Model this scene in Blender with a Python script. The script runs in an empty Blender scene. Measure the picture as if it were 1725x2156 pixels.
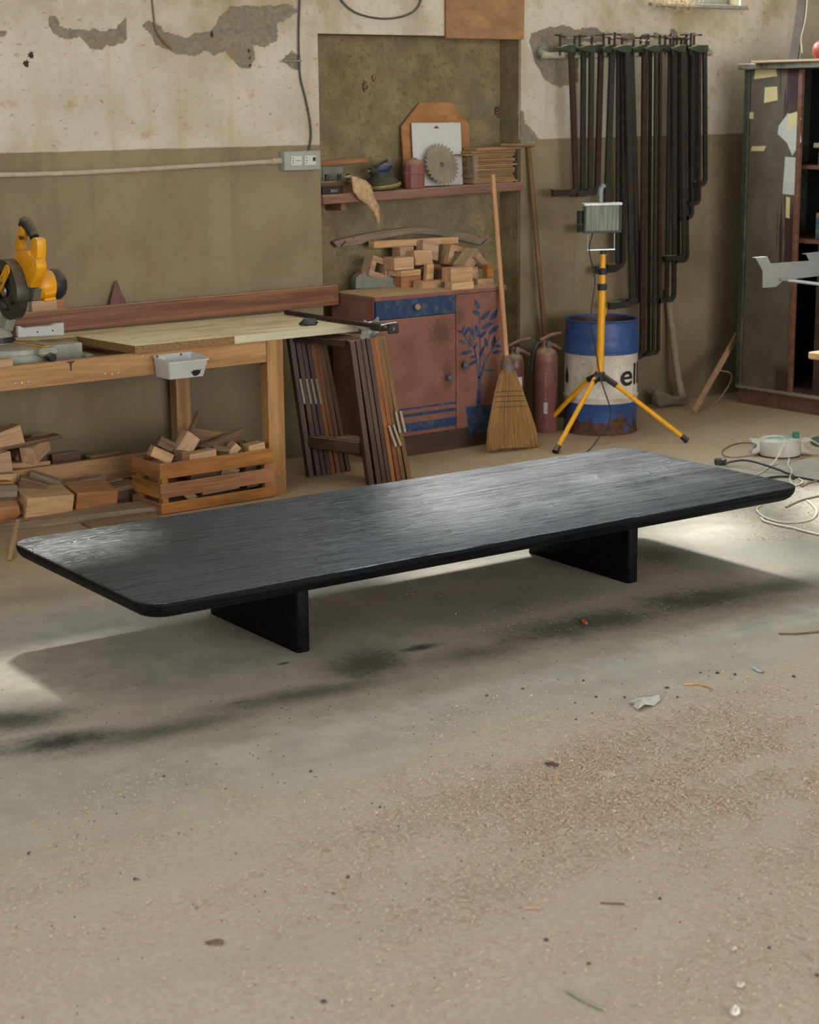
import bpy, bmesh, math, random
from math import sin, cos, pi, radians, hypot, atan2
from mathutils import Vector, Matrix, Euler, noise

S = bpy.context.scene
COL = S.collection
rnd = random.Random(11)

# ------------------------------------------------------------------ camera
FPX, CXP, CYP = 3763.83, 862.5, 1078.0
YAW, PITCH, ROLL = radians(37.1304), radians(12.863), radians(-0.5945)
CAM = Vector((-4.975, -7.256, 1.7))
_f = Vector((sin(YAW)*cos(PITCH), cos(YAW)*cos(PITCH), -sin(PITCH)))
_r = Vector((cos(YAW), -sin(YAW), 0))
_u = _r.cross(_f)
_r, _u = _r*cos(ROLL) + _u*sin(ROLL), -_r*sin(ROLL) + _u*cos(ROLL)
cd = bpy.data.cameras.new('camera')
cam = bpy.data.objects.new('camera', cd); COL.objects.link(cam)
m3 = Matrix((_r, _u, -_f)).transposed()
cam.matrix_world = Matrix.Translation(CAM) @ m3.to_4x4()
cd.sensor_fit = 'HORIZONTAL'; cd.sensor_width = 36; cd.lens = 36*FPX/1725
cd.dof.use_dof = True; cd.dof.focus_distance = 6.3; cd.dof.aperture_fstop = 6.3
S.camera = cam

def P(px, py, x=None, y=None, z=None):
    """survey helper: the point where the sight line through a photo pixel meets a known plane of the room"""
    d = _f + _r*((px-CXP)/FPX) - _u*((py-CYP)/FPX)
    if z is not None: t = (z-CAM.z)/d.z
    elif y is not None: t = (y-CAM.y)/d.y
    else: t = (x-CAM.x)/d.x
    return CAM + d*t

# ------------------------------------------------------------------ light
S.view_settings.view_transform = 'Standard'; S.view_settings.look = 'None'
S.view_settings.gamma = 1; S.view_settings.use_curve_mapping = False
S.view_settings.exposure = 0.0
S.cycles.use_denoising = True
S.cycles.max_bounces = 5; S.cycles.diffuse_bounces = 4; S.cycles.glossy_bounces = 3; S.cycles.transmission_bounces = 4; S.cycles.transparent_max_bounces = 6
S.cycles.use_adaptive_sampling = True; S.cycles.adaptive_threshold = 0.11; S.cycles.adaptive_min_samples = 16
S.cycles.caustics_reflective = False; S.cycles.caustics_refractive = False
S.cycles.sample_clamp_indirect = 6
w = bpy.data.worlds.new('sky'); S.world = w; w.use_nodes = True
w.node_tree.nodes['Background'].inputs[0].default_value = (0.80, 0.90, 1.0, 1)
w.node_tree.nodes['Background'].inputs[1].default_value = 0.9

def area(name, loc, rot, sx, sy, power, color):
    d = bpy.data.lights.new(name, 'AREA'); d.shape = 'RECTANGLE'; d.size = sx; d.size_y = sy
    d.energy = power; d.color = color
    o = bpy.data.objects.new(name, d); COL.objects.link(o); o.location = loc; o.rotation_euler = rot
    return o
# daylight standing in the clerestory openings of the back wall (x0, x1, z0, z1)
WINDOWS = [(-2.05, -0.80, 2.42, 3.02), (0.15, 2.08, 2.33, 3.58), (2.22, 2.92, 2.225, 3.58)]
WPOW = [50, 185, 75]
for (x0, x1, z0, z1), pw in zip(WINDOWS, WPOW):
    area('window_daylight', ((x0+x1)/2, 0.24, (z0+z1)/2), (radians(-90), 0, 0), x1-x0, z1-z0, pw, (0.80, 0.91, 1.0))
# low winter sun through the dusty clerestory panes
sd = bpy.data.lights.new('sun', 'SUN'); sd.energy = 10.5; sd.angle = radians(5); sd.color = (1.0, 0.95, 0.87)
so = bpy.data.objects.new('sun', sd); COL.objects.link(so)
_az, _el = radians(31), radians(43)
_sd = Vector((sin(_az)*cos(_el), cos(_az)*cos(_el), sin(_el)))
so.rotation_euler = _sd.to_track_quat('Z', 'Y').to_euler()
# daylight fill through the wide workshop door, unseen behind the camera
area('door_daylight', (-1.4, -11.9, 1.9), (radians(90), 0, 0), 6.8, 3.0, 500, (0.96, 0.95, 1.0))
# fill light from the left, added together with an invented window opening
area('left_fill_light', (-7.18, -4.6, 2.4), (0, radians(-90), 0), 1.6, 3.8, 150, (0.93, 0.95, 1.0))

# ------------------------------------------------------------------ builders
WM = {}
def tag(o, label=None, cat=None, group=None, kind=None):
    if label: o['label'] = label
    if cat: o['category'] = cat
    if group: o['group'] = group
    if kind: o['kind'] = kind
    return o

def thing(name, label, cat, loc=(0, 0, 0), rotz=0, group=None, M=None):
    o = bpy.data.objects.new(name, None); COL.objects.link(o)
    o.empty_display_size = 0.1
    M = M if M is not None else Matrix.Translation(Vector(loc)) @ Matrix.Rotation(rotz, 4, 'Z')
    o.matrix_world = M; WM[o.name] = M.copy()
    return tag(o, label, cat, group)

def link(me, name, mat, parent, M):
    """M is the world matrix of the mesh's local frame"""
    o = bpy.data.objects.new(name, me); COL.objects.link(o)
    if mat:
        if isinstance(mat, (list, tuple)):
            for q in mat: me.materials.append(q)
        else: me.materials.append(mat)
    if parent is not None:
        o.parent = parent; o.matrix_local = WM[parent.name].inverted() @ M
    else: o.matrix_world = M
    WM[o.name] = M.copy()
    return o

def finish(me, bevel=0, smooth=False, seg=1, ang=35):
    if bevel:
        bm = bmesh.new(); bm.from_mesh(me)
        bmesh.ops.remove_doubles(bm, verts=bm.verts, dist=1e-6)
        es = [e for e in bm.edges if len(e.link_faces) == 2 and e.calc_face_angle(0) > radians(30)]
        bmesh.ops.bevel(bm, geom=es, offset=bevel, segments=seg, profile=0.6, affect='EDGES', clamp_overlap=True)
        bm.to_mesh(me); bm.free()
    if smooth:
        me.polygons.foreach_set('use_smooth', [True]*len(me.polygons))
        try: me.set_sharp_from_angle(angle=radians(ang))
        except Exception: pass
    me.update()

class MB:
    def __init__(s): s.v = []; s.f = []
    def add(s, vs, fs):
        n = len(s.v); s.v += [tuple(v) for v in vs]; s.f += [tuple(i+n for i in f) for f in fs]; return s
    def box(s, a, b):
        (x0, y0, z0), (x1, y1, z1) = a, b
        x0, x1 = min(x0, x1), max(x0, x1); y0, y1 = min(y0, y1), max(y0, y1); z0, z1 = min(z0, z1), max(z0, z1)
        return s.add([(x0, y0, z0), (x1, y0, z0), (x1, y1, z0), (x0, y1, z0), (x0, y0, z1), (x1, y0, z1), (x1, y1, z1), (x0, y1, z1)],
                     [(0, 3, 2, 1), (4, 5, 6, 7), (0, 1, 5, 4), (1, 2, 6, 5), (2, 3, 7, 6), (3, 0, 4, 7)])
    def bar(s, a, b, w, h, up=(0, 0, 1)):
        a, b = Vector(a), Vector(b); X = (b-a).normalized(); Z = Vector(up); Z = (Z-X*Z.dot(X)).normalized(); Y = Z.cross(X)
        vs = [p + Y*(sy*w/2) + Z*(sz*h/2) for sz in (-1, 1) for p, sy in ((a, -1), (b, -1), (b, 1), (a, 1))]
        return s.add(vs, [(0, 3, 2, 1), (4, 5, 6, 7), (0, 1, 5, 4), (1, 2, 6, 5), (2, 3, 7, 6), (3, 0, 4, 7)])
    def tube(s, pts, r, n=10, cap=True):
        pts = [Vector(p) for p in pts]; rs = r if isinstance(r, (list, tuple)) else [r]*len(pts)
        T = []
        for i in range(len(pts)):
            t = pts[min(i+1, len(pts)-1)] - pts[max(i-1, 0)]
            T.append(t.normalized() if t.length > 1e-9 else Vector((0, 0, 1)))
        ref = Vector((0, 0, 1)) if abs(T[0].z) < 0.9 else Vector((1, 0, 0))
        U = (ref - T[0]*ref.dot(T[0])).normalized(); vs = []
        for p, t, q in zip(pts, T, rs):
            U = (U - t*U.dot(t)).normalized(); V = t.cross(U)
            vs += [p + (U*cos(2*pi*k/n) + V*sin(2*pi*k/n))*q for k in range(n)]
        fs = [(i*n+k, i*n+(k+1) % n, (i+1)*n+(k+1) % n, (i+1)*n+k) for i in range(len(pts)-1) for k in range(n)]
        if cap: fs += [tuple(range(n))[::-1], tuple(range((len(pts)-1)*n, len(pts)*n))]
        return s.add(vs, fs)
    def lathe(s, prof, n=32, c=(0, 0, 0), M=None, cap=True):
        c = Vector(c); vs = []
        for r, z in prof:
            vs += [Vector((r*cos(2*pi*k/n), r*sin(2*pi*k/n), z)) for k in range(n)]
        vs = [(M @ v if M else v) + c for v in vs]
        m = len(prof); fs = [(i*n+k, i*n+(k+1) % n, (i+1)*n+(k+1) % n, (i+1)*n+k) for i in range(m-1) for k in range(n)]
        if cap: fs += [tuple(range(n))[::-1], tuple(range((m-1)*n, m*n))]
        return s.add(vs, fs)
    def prism(s, pts, d):
        """closed outline pts (3D, planar) pushed along d"""
        pts = [Vector(p) for p in pts]; d = Vector(d); n = len(pts)
        nn = sum(((pts[i]).cross(pts[(i+1) % n]) for i in range(n)), Vector())
        if nn.dot(d) > 0: pts = pts[::-1]
        return s.add(pts + [p+d for p in pts], [tuple(range(n)), tuple(range(2*n-1, n-1, -1))] + [(i, i+n, (i+1) % n+n, (i+1) % n) for i in range(n)])
    def build(s, name, mat, parent=None, M=None, bevel=0, smooth=False, seg=1, ang=35, local=False):
        """vertices are world coordinates unless local"""
        if M is None:
            if parent is not None: M = WM[parent.name]
            else:
                xs, ys, zs = zip(*[(v[0], v[1], v[2]) for v in s.v])
                M = Matrix.Translation(((min(xs)+max(xs))/2, (min(ys)+max(ys))/2, min(zs)))
        vs = s.v
        if not local:
            I = M.inverted(); vs = [tuple(I @ Vector(v)) for v in s.v]
        me = bpy.data.meshes.new(name); me.from_pydata(vs, [], s.f)
        finish(me, bevel, smooth, seg, ang)
        return link(me, name, mat, parent, M)

def frame(a, b, up=(0, 0, 1)):
    a, b = Vector(a), Vector(b); X = (b-a).normalized(); Z = Vector(up); Z = Z-X*Z.dot(X)
    if Z.length < 1e-4: Z = Vector((0, 1, 0)); Z = Z-X*Z.dot(X)
    Z.normalize(); Y = Z.cross(X)
    return Matrix.Translation((a+b)/2) @ Matrix((X, Y, Z)).transposed().to_4x4()

_boxes = {}
def boxmesh(l, w, h, bevel):
    k = (round(l, 4), round(w, 4), round(h, 4), bevel)
    mb = MB().box((-l/2, -w/2, -h/2), (l/2, w/2, h/2))
    me = bpy.data.meshes.new('box'); me.from_pydata(mb.v, [], mb.f); finish(me, bevel)
    return me
def beam(name, a, b, w, h, mat, parent=None, up=(0, 0, 1), bevel=0.0015):
    """a rectangular timber from a to b; its own x axis runs with the grain"""
    M = frame(a, b, up); me = boxmesh((Vector(b)-Vector(a)).length, w, h, bevel)
    return link(me, name, mat, parent, M)
def block(name, c, size, rot, mat, parent=None, bevel=0.0015):
    M = Matrix.Translation(Vector(c)) @ Euler([radians(q) for q in rot]).to_matrix().to_4x4()
    return link(boxmesh(*size, bevel), name, mat, parent, M)

def smoothpath(pts, n=6):
    """Catmull-Rom through pts"""
    pts = [Vector(p) for p in pts]; q = [pts[0]*2-pts[1]] + pts + [pts[-1]*2-pts[-2]]; out = []
    for i in range(1, len(q)-2):
        a, b, c, d = q[i-1:i+3]
        for k in range(n):
            t = k/n
            out.append(0.5*((2*b) + (c-a)*t + (2*a-5*b+4*c-d)*t*t + (3*b-a-3*c+d)*t**3))
    return out + [pts[-1]]

ORD = ['first', 'second', 'third', 'fourth', 'fifth', 'sixth', 'seventh', 'eighth', 'ninth', 'tenth', 'eleventh', 'twelfth', 'thirteenth',
       'fourteenth', 'fifteenth', 'sixteenth', 'seventeenth', 'eighteenth', 'nineteenth', 'twentieth', 'twenty-first', 'twenty-second',
       'twenty-third', 'twenty-fourth', 'twenty-fifth', 'twenty-sixth', 'twenty-seventh', 'twenty-eighth']

def text_mesh(body, size, bold=0.0, shear=0.0):
    cu = bpy.data.curves.new('lettering', 'FONT'); cu.body = body; cu.size = size; cu.offset = bold; cu.shear = shear
    o = bpy.data.objects.new('lettering', cu); COL.objects.link(o)
    dg = bpy.context.evaluated_depsgraph_get(); me = bpy.data.meshes.new_from_object(o.evaluated_get(dg))
    bpy.data.objects.remove(o); bpy.data.curves.remove(cu)
    return me

# ------------------------------------------------------------------ materials
class G:
    """short hand for node graphs"""
    def __init__(s, name):
        s.m = bpy.data.materials.new(name); s.m.use_nodes = True; s.t = s.m.node_tree; s.b = s.t.nodes['Principled BSDF']
    def n(s, typ, out=0, **kw):
        nd = s.t.nodes.new('ShaderNode'+typ)
        for k, v in kw.items():
            k2 = int(k[1:]) if k[0] == 'i' and k[1:].isdigit() else k.replace('_', ' ')
            if isinstance(k2, str) and k2 not in nd.inputs and hasattr(nd, k): setattr(nd, k, v); continue
            if isinstance(v, bpy.types.NodeSocket): s.t.links.new(v, nd.inputs[k2])
            else:
                inp = nd.inputs[k2]
                if inp.type == 'RGBA' and len(v) == 3: v = (*v, 1)
                inp.default_value = v
        return nd.outputs[out]
    def coord(s, which='Object'): return s.n('TexCoord', out={'Generated': 0, 'Object': 3}[which])
    def pos(s): return s.n('NewGeometry')
    def rand(s): return s.n('ObjectInfo', out=5) if False else s.t_rand()
    def t_rand(s):
        nd = s.t.nodes.new('ShaderNodeObjectInfo'); return nd.outputs['Random']
    def math(s, op, a, b=0.0, c=0.0, clamp=False):
        return s.n('Math', operation=op, use_clamp=clamp, i0=a, i1=b, i2=c)
    def vmath(s, op, a, b=(0, 0, 0)):
        nd = s.t.nodes.new('ShaderNodeVectorMath'); nd.operation = op
        for i, v in enumerate((a, b)):
            if isinstance(v, bpy.types.NodeSocket): s.t.links.new(v, nd.inputs[i])
            else: nd.inputs[i].default_value = v
        return nd.outputs['Value'] if op in ('LENGTH', 'DISTANCE', 'DOT_PRODUCT') else nd.outputs[0]
    def sep(s, v):
        nd = s.t.nodes.new('ShaderNodeSeparateXYZ'); s.t.links.new(v, nd.inputs[0]); return nd.outputs
    def noise(s, vec, scale, detail=5, rough=0.55, dist=0.0, out=0):
        return s.n('TexNoise', out=out, Vector=vec, Scale=scale, Detail=detail, Roughness=rough, Distortion=dist)
    def mapr(s, v, a, b, c=0.0, d=1.0, smooth=True):
        nd = s.t.nodes.new('ShaderNodeMapRange'); nd.interpolation_type = 'SMOOTHSTEP' if smooth else 'LINEAR'
        s.t.links.new(v, nd.inputs[0])
        for i, q in enumerate((a, b, c, d)): nd.inputs[i+1].default_value = q
        return nd.outputs[0]
    def mix(s, f, a, b, mode='MIX'):
        nd = s.t.nodes.new('ShaderNodeMix'); nd.data_type = 'RGBA'; nd.blend_type = mode
        for i, v in ((0, f), (6, a), (7, b)):
            if isinstance(v, bpy.types.NodeSocket): s.t.links.new(v, nd.inputs[i])
            elif i == 0: nd.inputs[i].default_value = v
            else: nd.inputs[i].default_value = (*v[:3], 1)
        return nd.outputs[2]
    def scale(s, v, sc): return s.n('Mapping', Vector=v, Scale=sc)
    def bump(s, h, strength=0.3, dist=0.01, normal=None):
        kw = dict(Height=h, Strength=strength, Distance=dist)
        if normal is not None: kw['Normal'] = normal
        return s.n('Bump', **kw)
    def done(s, col=None, rough=None, normal=None, metal=None, **kw):
        def put(k, v):
            if v is None: return
            if isinstance(v, bpy.types.NodeSocket): s.t.links.new(v, s.b.inputs[k])
            elif k == 'Base Color': s.b.inputs[k].default_value = (*v[:3], 1)
            else: s.b.inputs[k].default_value = v
        put('Base Color', col); put('Roughness', rough); put('Normal', normal); put('Metallic', metal)
        for k, v in kw.items(): put(k.replace('_', ' '), v)
        return s.m

def lin(r, g, b):
    f = lambda c: (c/255/12.92 if c/255 <= 0.04045 else ((c/255+0.055)/1.055)**2.4)
    return (f(r), f(g), f(b))

def wood(name, light, dark, grain=26, rough=0.7, bump=0.25, vary=0.25, dust=0.0, stretch=0.07, dustc=None):
    g = G(name); c = g.coord(); r = g.rand()
    off = g.n('CombineXYZ', X=g.math('MULTIPLY', r, 7.3), Y=g.math('MULTIPLY', r, 13.1), Z=g.math('MULTIPLY', r, 3.7))
    v = g.vmath('ADD', c, off); v = g.scale(v, (stretch, 1, 1))
    a = g.noise(v, grain, 6, 0.6, 0.6); b = g.noise(v, grain*5, 3, 0.5)
    k = g.math('ADD', g.math('MULTIPLY', a, 0.75), g.math('MULTIPLY', b, 0.25)); k = g.mapr(k, 0.33, 0.68)
    col = g.mix(k, dark, light)
    val = g.math('ADD', 1-vary/2, g.math('MULTIPLY', r, vary))
    hs = g.n('HueSaturation', Color=col, Value=val, Saturation=g.math('ADD', 0.87, g.math('MULTIPLY', r, 0.2)), Hue=g.math('ADD', 0.494, g.math('MULTIPLY', r, 0.012)))
    if dust:
        nz = g.sep(g.n('NewGeometry', out=1))[2]; dm = g.math('MULTIPLY', g.mapr(nz, 0.3, 0.9), g.mapr(g.noise(c, 30, 4), 0.3, 0.6, 0.3, 1.0))
        hs = g.mix(g.math('MULTIPLY', dm, dust), hs, dustc or DUST)
    return g.done(hs, rough, g.bump(k, bump, 0.002))

DUST = lin(184, 156, 122)
def plain(name, col, rough=0.5, metal=0.0, var=0.12, bump=0.0, dust=0.0, scale=40, spec=0.5, dirt=None, dirtamt=0.5):
    g = G(name); c = g.coord(); k = g.noise(c, scale, 5)
    cc = g.mix(g.mapr(k, 0.3, 0.7), [q*(1-var) for q in col], [min(1, q*(1+var)) for q in col])
    if dirt is not None: cc = g.mix(g.math('MULTIPLY', g.mapr(g.noise(c, scale*0.35, 7, 0.65), 0.48, 0.66), dirtamt), cc, dirt)
    if dust:
        nz = g.sep(g.n('NewGeometry', out=1))[2]; dm = g.math('MULTIPLY', g.mapr(nz, 0.15, 0.8), g.mapr(g.noise(c, 45, 4), 0.3, 0.6, 0.35, 1.0))
        cc = g.mix(g.math('MULTIPLY', dm, dust), cc, DUST)
    return g.done(cc, rough, g.bump(k, bump, 0.002) if bump else None, metal, Specular_IOR_Level=spec)

# ------------------------------------------------------------------ shared materials
PINE   = wood('bench_pine', lin(188, 141, 84), lin(146, 102, 56), 22, 0.65, 0.2, 0.12, dust=0.35)
PALE   = wood('pale_offcut', lin(208, 170, 128), lin(172, 130, 92), 30, 0.75, 0.2, 0.35, dust=0.4)
ORANGE = wood('orange_offcut', lin(190, 128, 66), lin(150, 92, 42), 30, 0.7, 0.2, 0.2, dust=0.3)
BROWN  = wood('brown_offcut', lin(140, 106, 76), lin(96, 68, 46), 30, 0.8, 0.25, 0.3, dust=0.45)
CRATEW = wood('crate_board', lin(178, 120, 70), lin(126, 78, 42), 24, 0.7, 0.25, 0.16, dust=0.6)
WALNUT = wood('walnut_plank', lin(146, 92, 54), lin(98, 60, 34), 40, 0.5, 0.1, 0.05, dust=0.5, stretch=0.03)
PURPLE = wood('dark_stained_timber', lin(92, 64, 52), lin(54, 37, 30), 30, 0.6, 0.2, 0.2, dust=0.5)
TAN    = wood('weathered_timber', lin(140, 104, 66), lin(94, 68, 44), 30, 0.7, 0.2, 0.2, dust=0.4)
CHEST  = wood('chestnut_timber', lin(160, 100, 50), lin(112, 64, 30), 30, 0.65, 0.2, 0.15, dust=0.4)
GREYW  = wood('grey_weathered_board', lin(150, 132, 110), lin(104, 90, 74), 28, 0.85, 0.3, 0.25, dust=0.5)
HANDLE = wood('broom_handle_wood', lin(206, 156, 94), lin(176, 124, 70), 30, 0.55, 0.1, 0.1)
STICKW = wood('brown_stick_wood', lin(134, 100, 68), lin(100, 72, 46), 30, 0.7, 0.2, 0.1)
BLACKPL = plain('black_plastic', lin(34, 34, 34), 0.5, var=0.25, dust=0.25)
STEEL   = plain('dull_steel', lin(150, 148, 140), 0.4, 0.8, dirt=lin(90, 70, 50), dirtamt=0.4)
ALU     = plain('brushed_aluminium', lin(196, 200, 202), 0.35, 0.7, var=0.05)
RUSTY   = plain('dark_rusty_steel', lin(62, 48, 39), 0.65, 0.35, var=0.35, dirt=lin(60, 36, 24), dirtamt=0.6)
DARKST  = plain('dark_clamp_steel', lin(54, 52, 46), 0.6, 0.25, var=0.3, dirt=lin(66, 46, 34), dirtamt=0.7)
GREENST = plain('green_enamelled_steel', lin(52, 70, 50), 0.5, 0.1, var=0.3, dirt=lin(62, 48, 38), dirtamt=0.7, dust=0.6)
CABLE_B = plain('black_cable', lin(44, 44, 44), 0.5, var=0.1)
CABLE_W = plain('beige_cable', lin(206, 196, 176), 0.5, var=0.1)
YELLOW  = plain('yellow_enamel', lin(236, 168, 20), 0.4, var=0.05, dust=0.1)
SAWYEL  = plain('saw_yellow_plastic', lin(230, 160, 14), 0.42, var=0.06, dust=0.35, scale=14)

# ------------------------------------------------------------------ room shell
NX, NZ, ND = 1.275, 2.03, 0.17          # the niche: width, height, depth

def wall_material():
    g = G('plastered_wall'); p = g.pos(); x, y, z = g.sep(p)
    n1 = g.noise(p, 2.2, 6, 0.6); n2 = g.noise(p, 9, 6, 0.65); n3 = g.noise(p, 46, 4, 0.6)
    streak = g.noise(g.scale(p, (7, 1, 0.7)), 1.6, 5, 0.6)
    white = g.mix(g.mapr(n1, 0.35, 0.7), lin(209, 199, 180), lin(188, 176, 154))
    white = g.mix(g.math('MULTIPLY', g.mapr(streak, 0.5, 0.72), 0.5), white, lin(186, 162, 118))
    white = g.mix(g.math('MULTIPLY', g.mapr(n2, 0.56, 0.70), 0.55), white, lin(172, 138, 96))
    spots = g.mapr(g.noise(g.scale(p, (1, 1, 1.8)), 23, 4, 0.6), 0.60, 0.70)
    white = g.mix(g.math('MULTIPLY', spots, 0.65), white, lin(150, 112, 74))
    white = g.mix(g.math('MULTIPLY', g.mapr(n3, 0.56, 0.68), 0.3), white, lin(150, 130, 100))
    tz = g.mapr(z, 1.80, 2.25)                                    # damp staining under the roof
    white = g.mix(g.math('MULTIPLY', g.math('MULTIPLY', tz, g.mapr(n1, 0.42, 0.62)), 0.75), white, lin(160, 140, 104))
    olive = g.mix(g.mapr(n1, 0.3, 0.7), lin(153, 138, 109), lin(131, 116, 89))
    olive = g.mix(g.math('MULTIPLY', g.mapr(n2, 0.5, 0.68), 0.4), olive, lin(156, 128, 92))
    olive = g.mix(g.math('MULTIPLY', g.mapr(streak, 0.52, 0.75), 0.3), olive, lin(96, 92, 72))
    low = g.mapr(g.math('ADD', z, g.math('MULTIPLY', n2, 0.12)), 0.62, 0.12)
    olive = g.mix(g.math('MULTIPLY', low, 0.6), olive, lin(108, 99, 74))
    edge = g.math('ADD', z, g.math('MULTIPLY', g.math('SUBTRACT', n2, 0.5), 0.012))
    up = g.mapr(edge, 1.509, 1.515)
    col = g.mix(up, olive, white)
    bare = g.n('Attribute', attribute_name='bare', out=2)
    cem = g.mix(g.mapr(n3, 0.3, 0.7), lin(124, 116, 100), lin(148, 138, 120)); cem = g.mix(g.mapr(n2, 0.5, 0.65), cem, lin(140, 124, 98))
    col = g.mix(bare, col, cem)
    # the bare rendered niche
    nich = g.mix(g.mapr(n2, 0.3, 0.7), lin(162, 146, 108), lin(132, 116, 84)); nich = g.mix(g.math('MULTIPLY', g.mapr(n3, 0.5, 0.7), 0.55), nich, lin(92, 78, 54))
    nich = g.mix(g.math('MULTIPLY', g.mapr(n1, 0.45, 0.62), 0.45), nich, lin(128, 122, 100))
    nm = g.mapr(y, 0.013, 0.02); col = g.mix(nm, col, nich)
    ht = g.math('ADD', g.math('MULTIPLY', g.noise(p, 90, 5, 0.7), 0.6), g.math('MULTIPLY', n2, 1.0))
    rough_h = g.math('MULTIPLY', ht, g.math('ADD', 0.35, g.math('MULTIPLY', nm, 2.6)))
    return g.done(col, 0.9, g.bump(rough_h, 0.75, 0.006), Specular_IOR_Level=0.2)
WALL = wall_material()

import numpy as np
def poly_px(pts, s=1.0, ox=0, oy=0):
    out = []
    for (a, b) in pts:
        q = P(ox+a/s, oy+b/s, y=0); out.append((q.x, q.z))
    return out
BARE = [
 poly_px([(245,85),(300,90),(320,140),(380,155),(470,165),(600,150),(650,95),(655,205),(640,235),(600,240),(560,225),(530,255),(470,250),(410,200),(340,195),(280,175),(250,140)], 2.464),
 poly_px([(740,130),(770,108),(830,130),(850,165),(900,180),(970,190),(1030,170),(1090,165),(1130,130),(1140,90),(1190,40),(1250,25),(1380,40),(1480,20),(1545,60),(1500,90),(1440,110),(1440,210),(1370,245),(1310,235),(1330,300),(1300,355),(1240,345),(1185,290),(1170,255),(1110,290),(1060,260),(1020,290),(950,285),(860,255),(800,230),(785,190)], 2.464),
 poly_px([(-30,150),(45,165),(20,180),(-30,190)], 2.464),
 poly_px([(1465,310),(1520,275),(1560,290),(1550,360),(1500,340)], 2.464),
 poly_px([(50,200),(130,160),(240,150),(330,170),(430,165),(480,190),(470,240),(330,250),(320,480),(220,510),(130,470),(70,330),(50,260)], 2.76, 1100),
 poly_px([(570,205),(600,190),(640,195),(665,215),(650,245),(590,240)], 2.76, 1100),
 poly_px([(695,205),(720,190),(742,210),(730,232),(700,230)], 2.76, 1100),
 poly_px([(765,195),(780,182),(800,198),(795,225),(768,222)], 2.76, 1100),
 poly_px([(860,175),(880,165),(898,185),(890,205),(865,200)], 2.76, 1100),
 poly_px([(-8,640),(12,660),(14,720),(60,760),(100,800),(104,836),(10,842),(-8,800)], 2.76, 1100),
]
def fbm2(X, Z, seed, f0=9.0, oct=5):
    r = np.random.RandomState(seed); out = np.zeros_like(X); a = 1.0; f = f0
    for o in range(oct):
        for k in range(4):
            t = r.rand()*6.283; ph = r.rand()*6.283
            out += a*np.sin((X*np.cos(t)+Z*np.sin(t))*f*(0.7+0.6*r.rand())+ph)*0.35
        a *= 0.6; f *= 2.05
    return out
def inpoly(X, Z, poly):
    res = np.zeros(X.shape, bool); n = len(poly)
    for i in range(n):
        (x1, z1), (x2, z2) = poly[i], poly[(i+1) % n]
        c = ((z1 > Z) != (z2 > Z)); t = (x2-x1)*(Z-z1)/((z2-z1) if z2 != z1 else 1e-9)+x1
        res ^= (c & (X < t))
    return res

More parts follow.
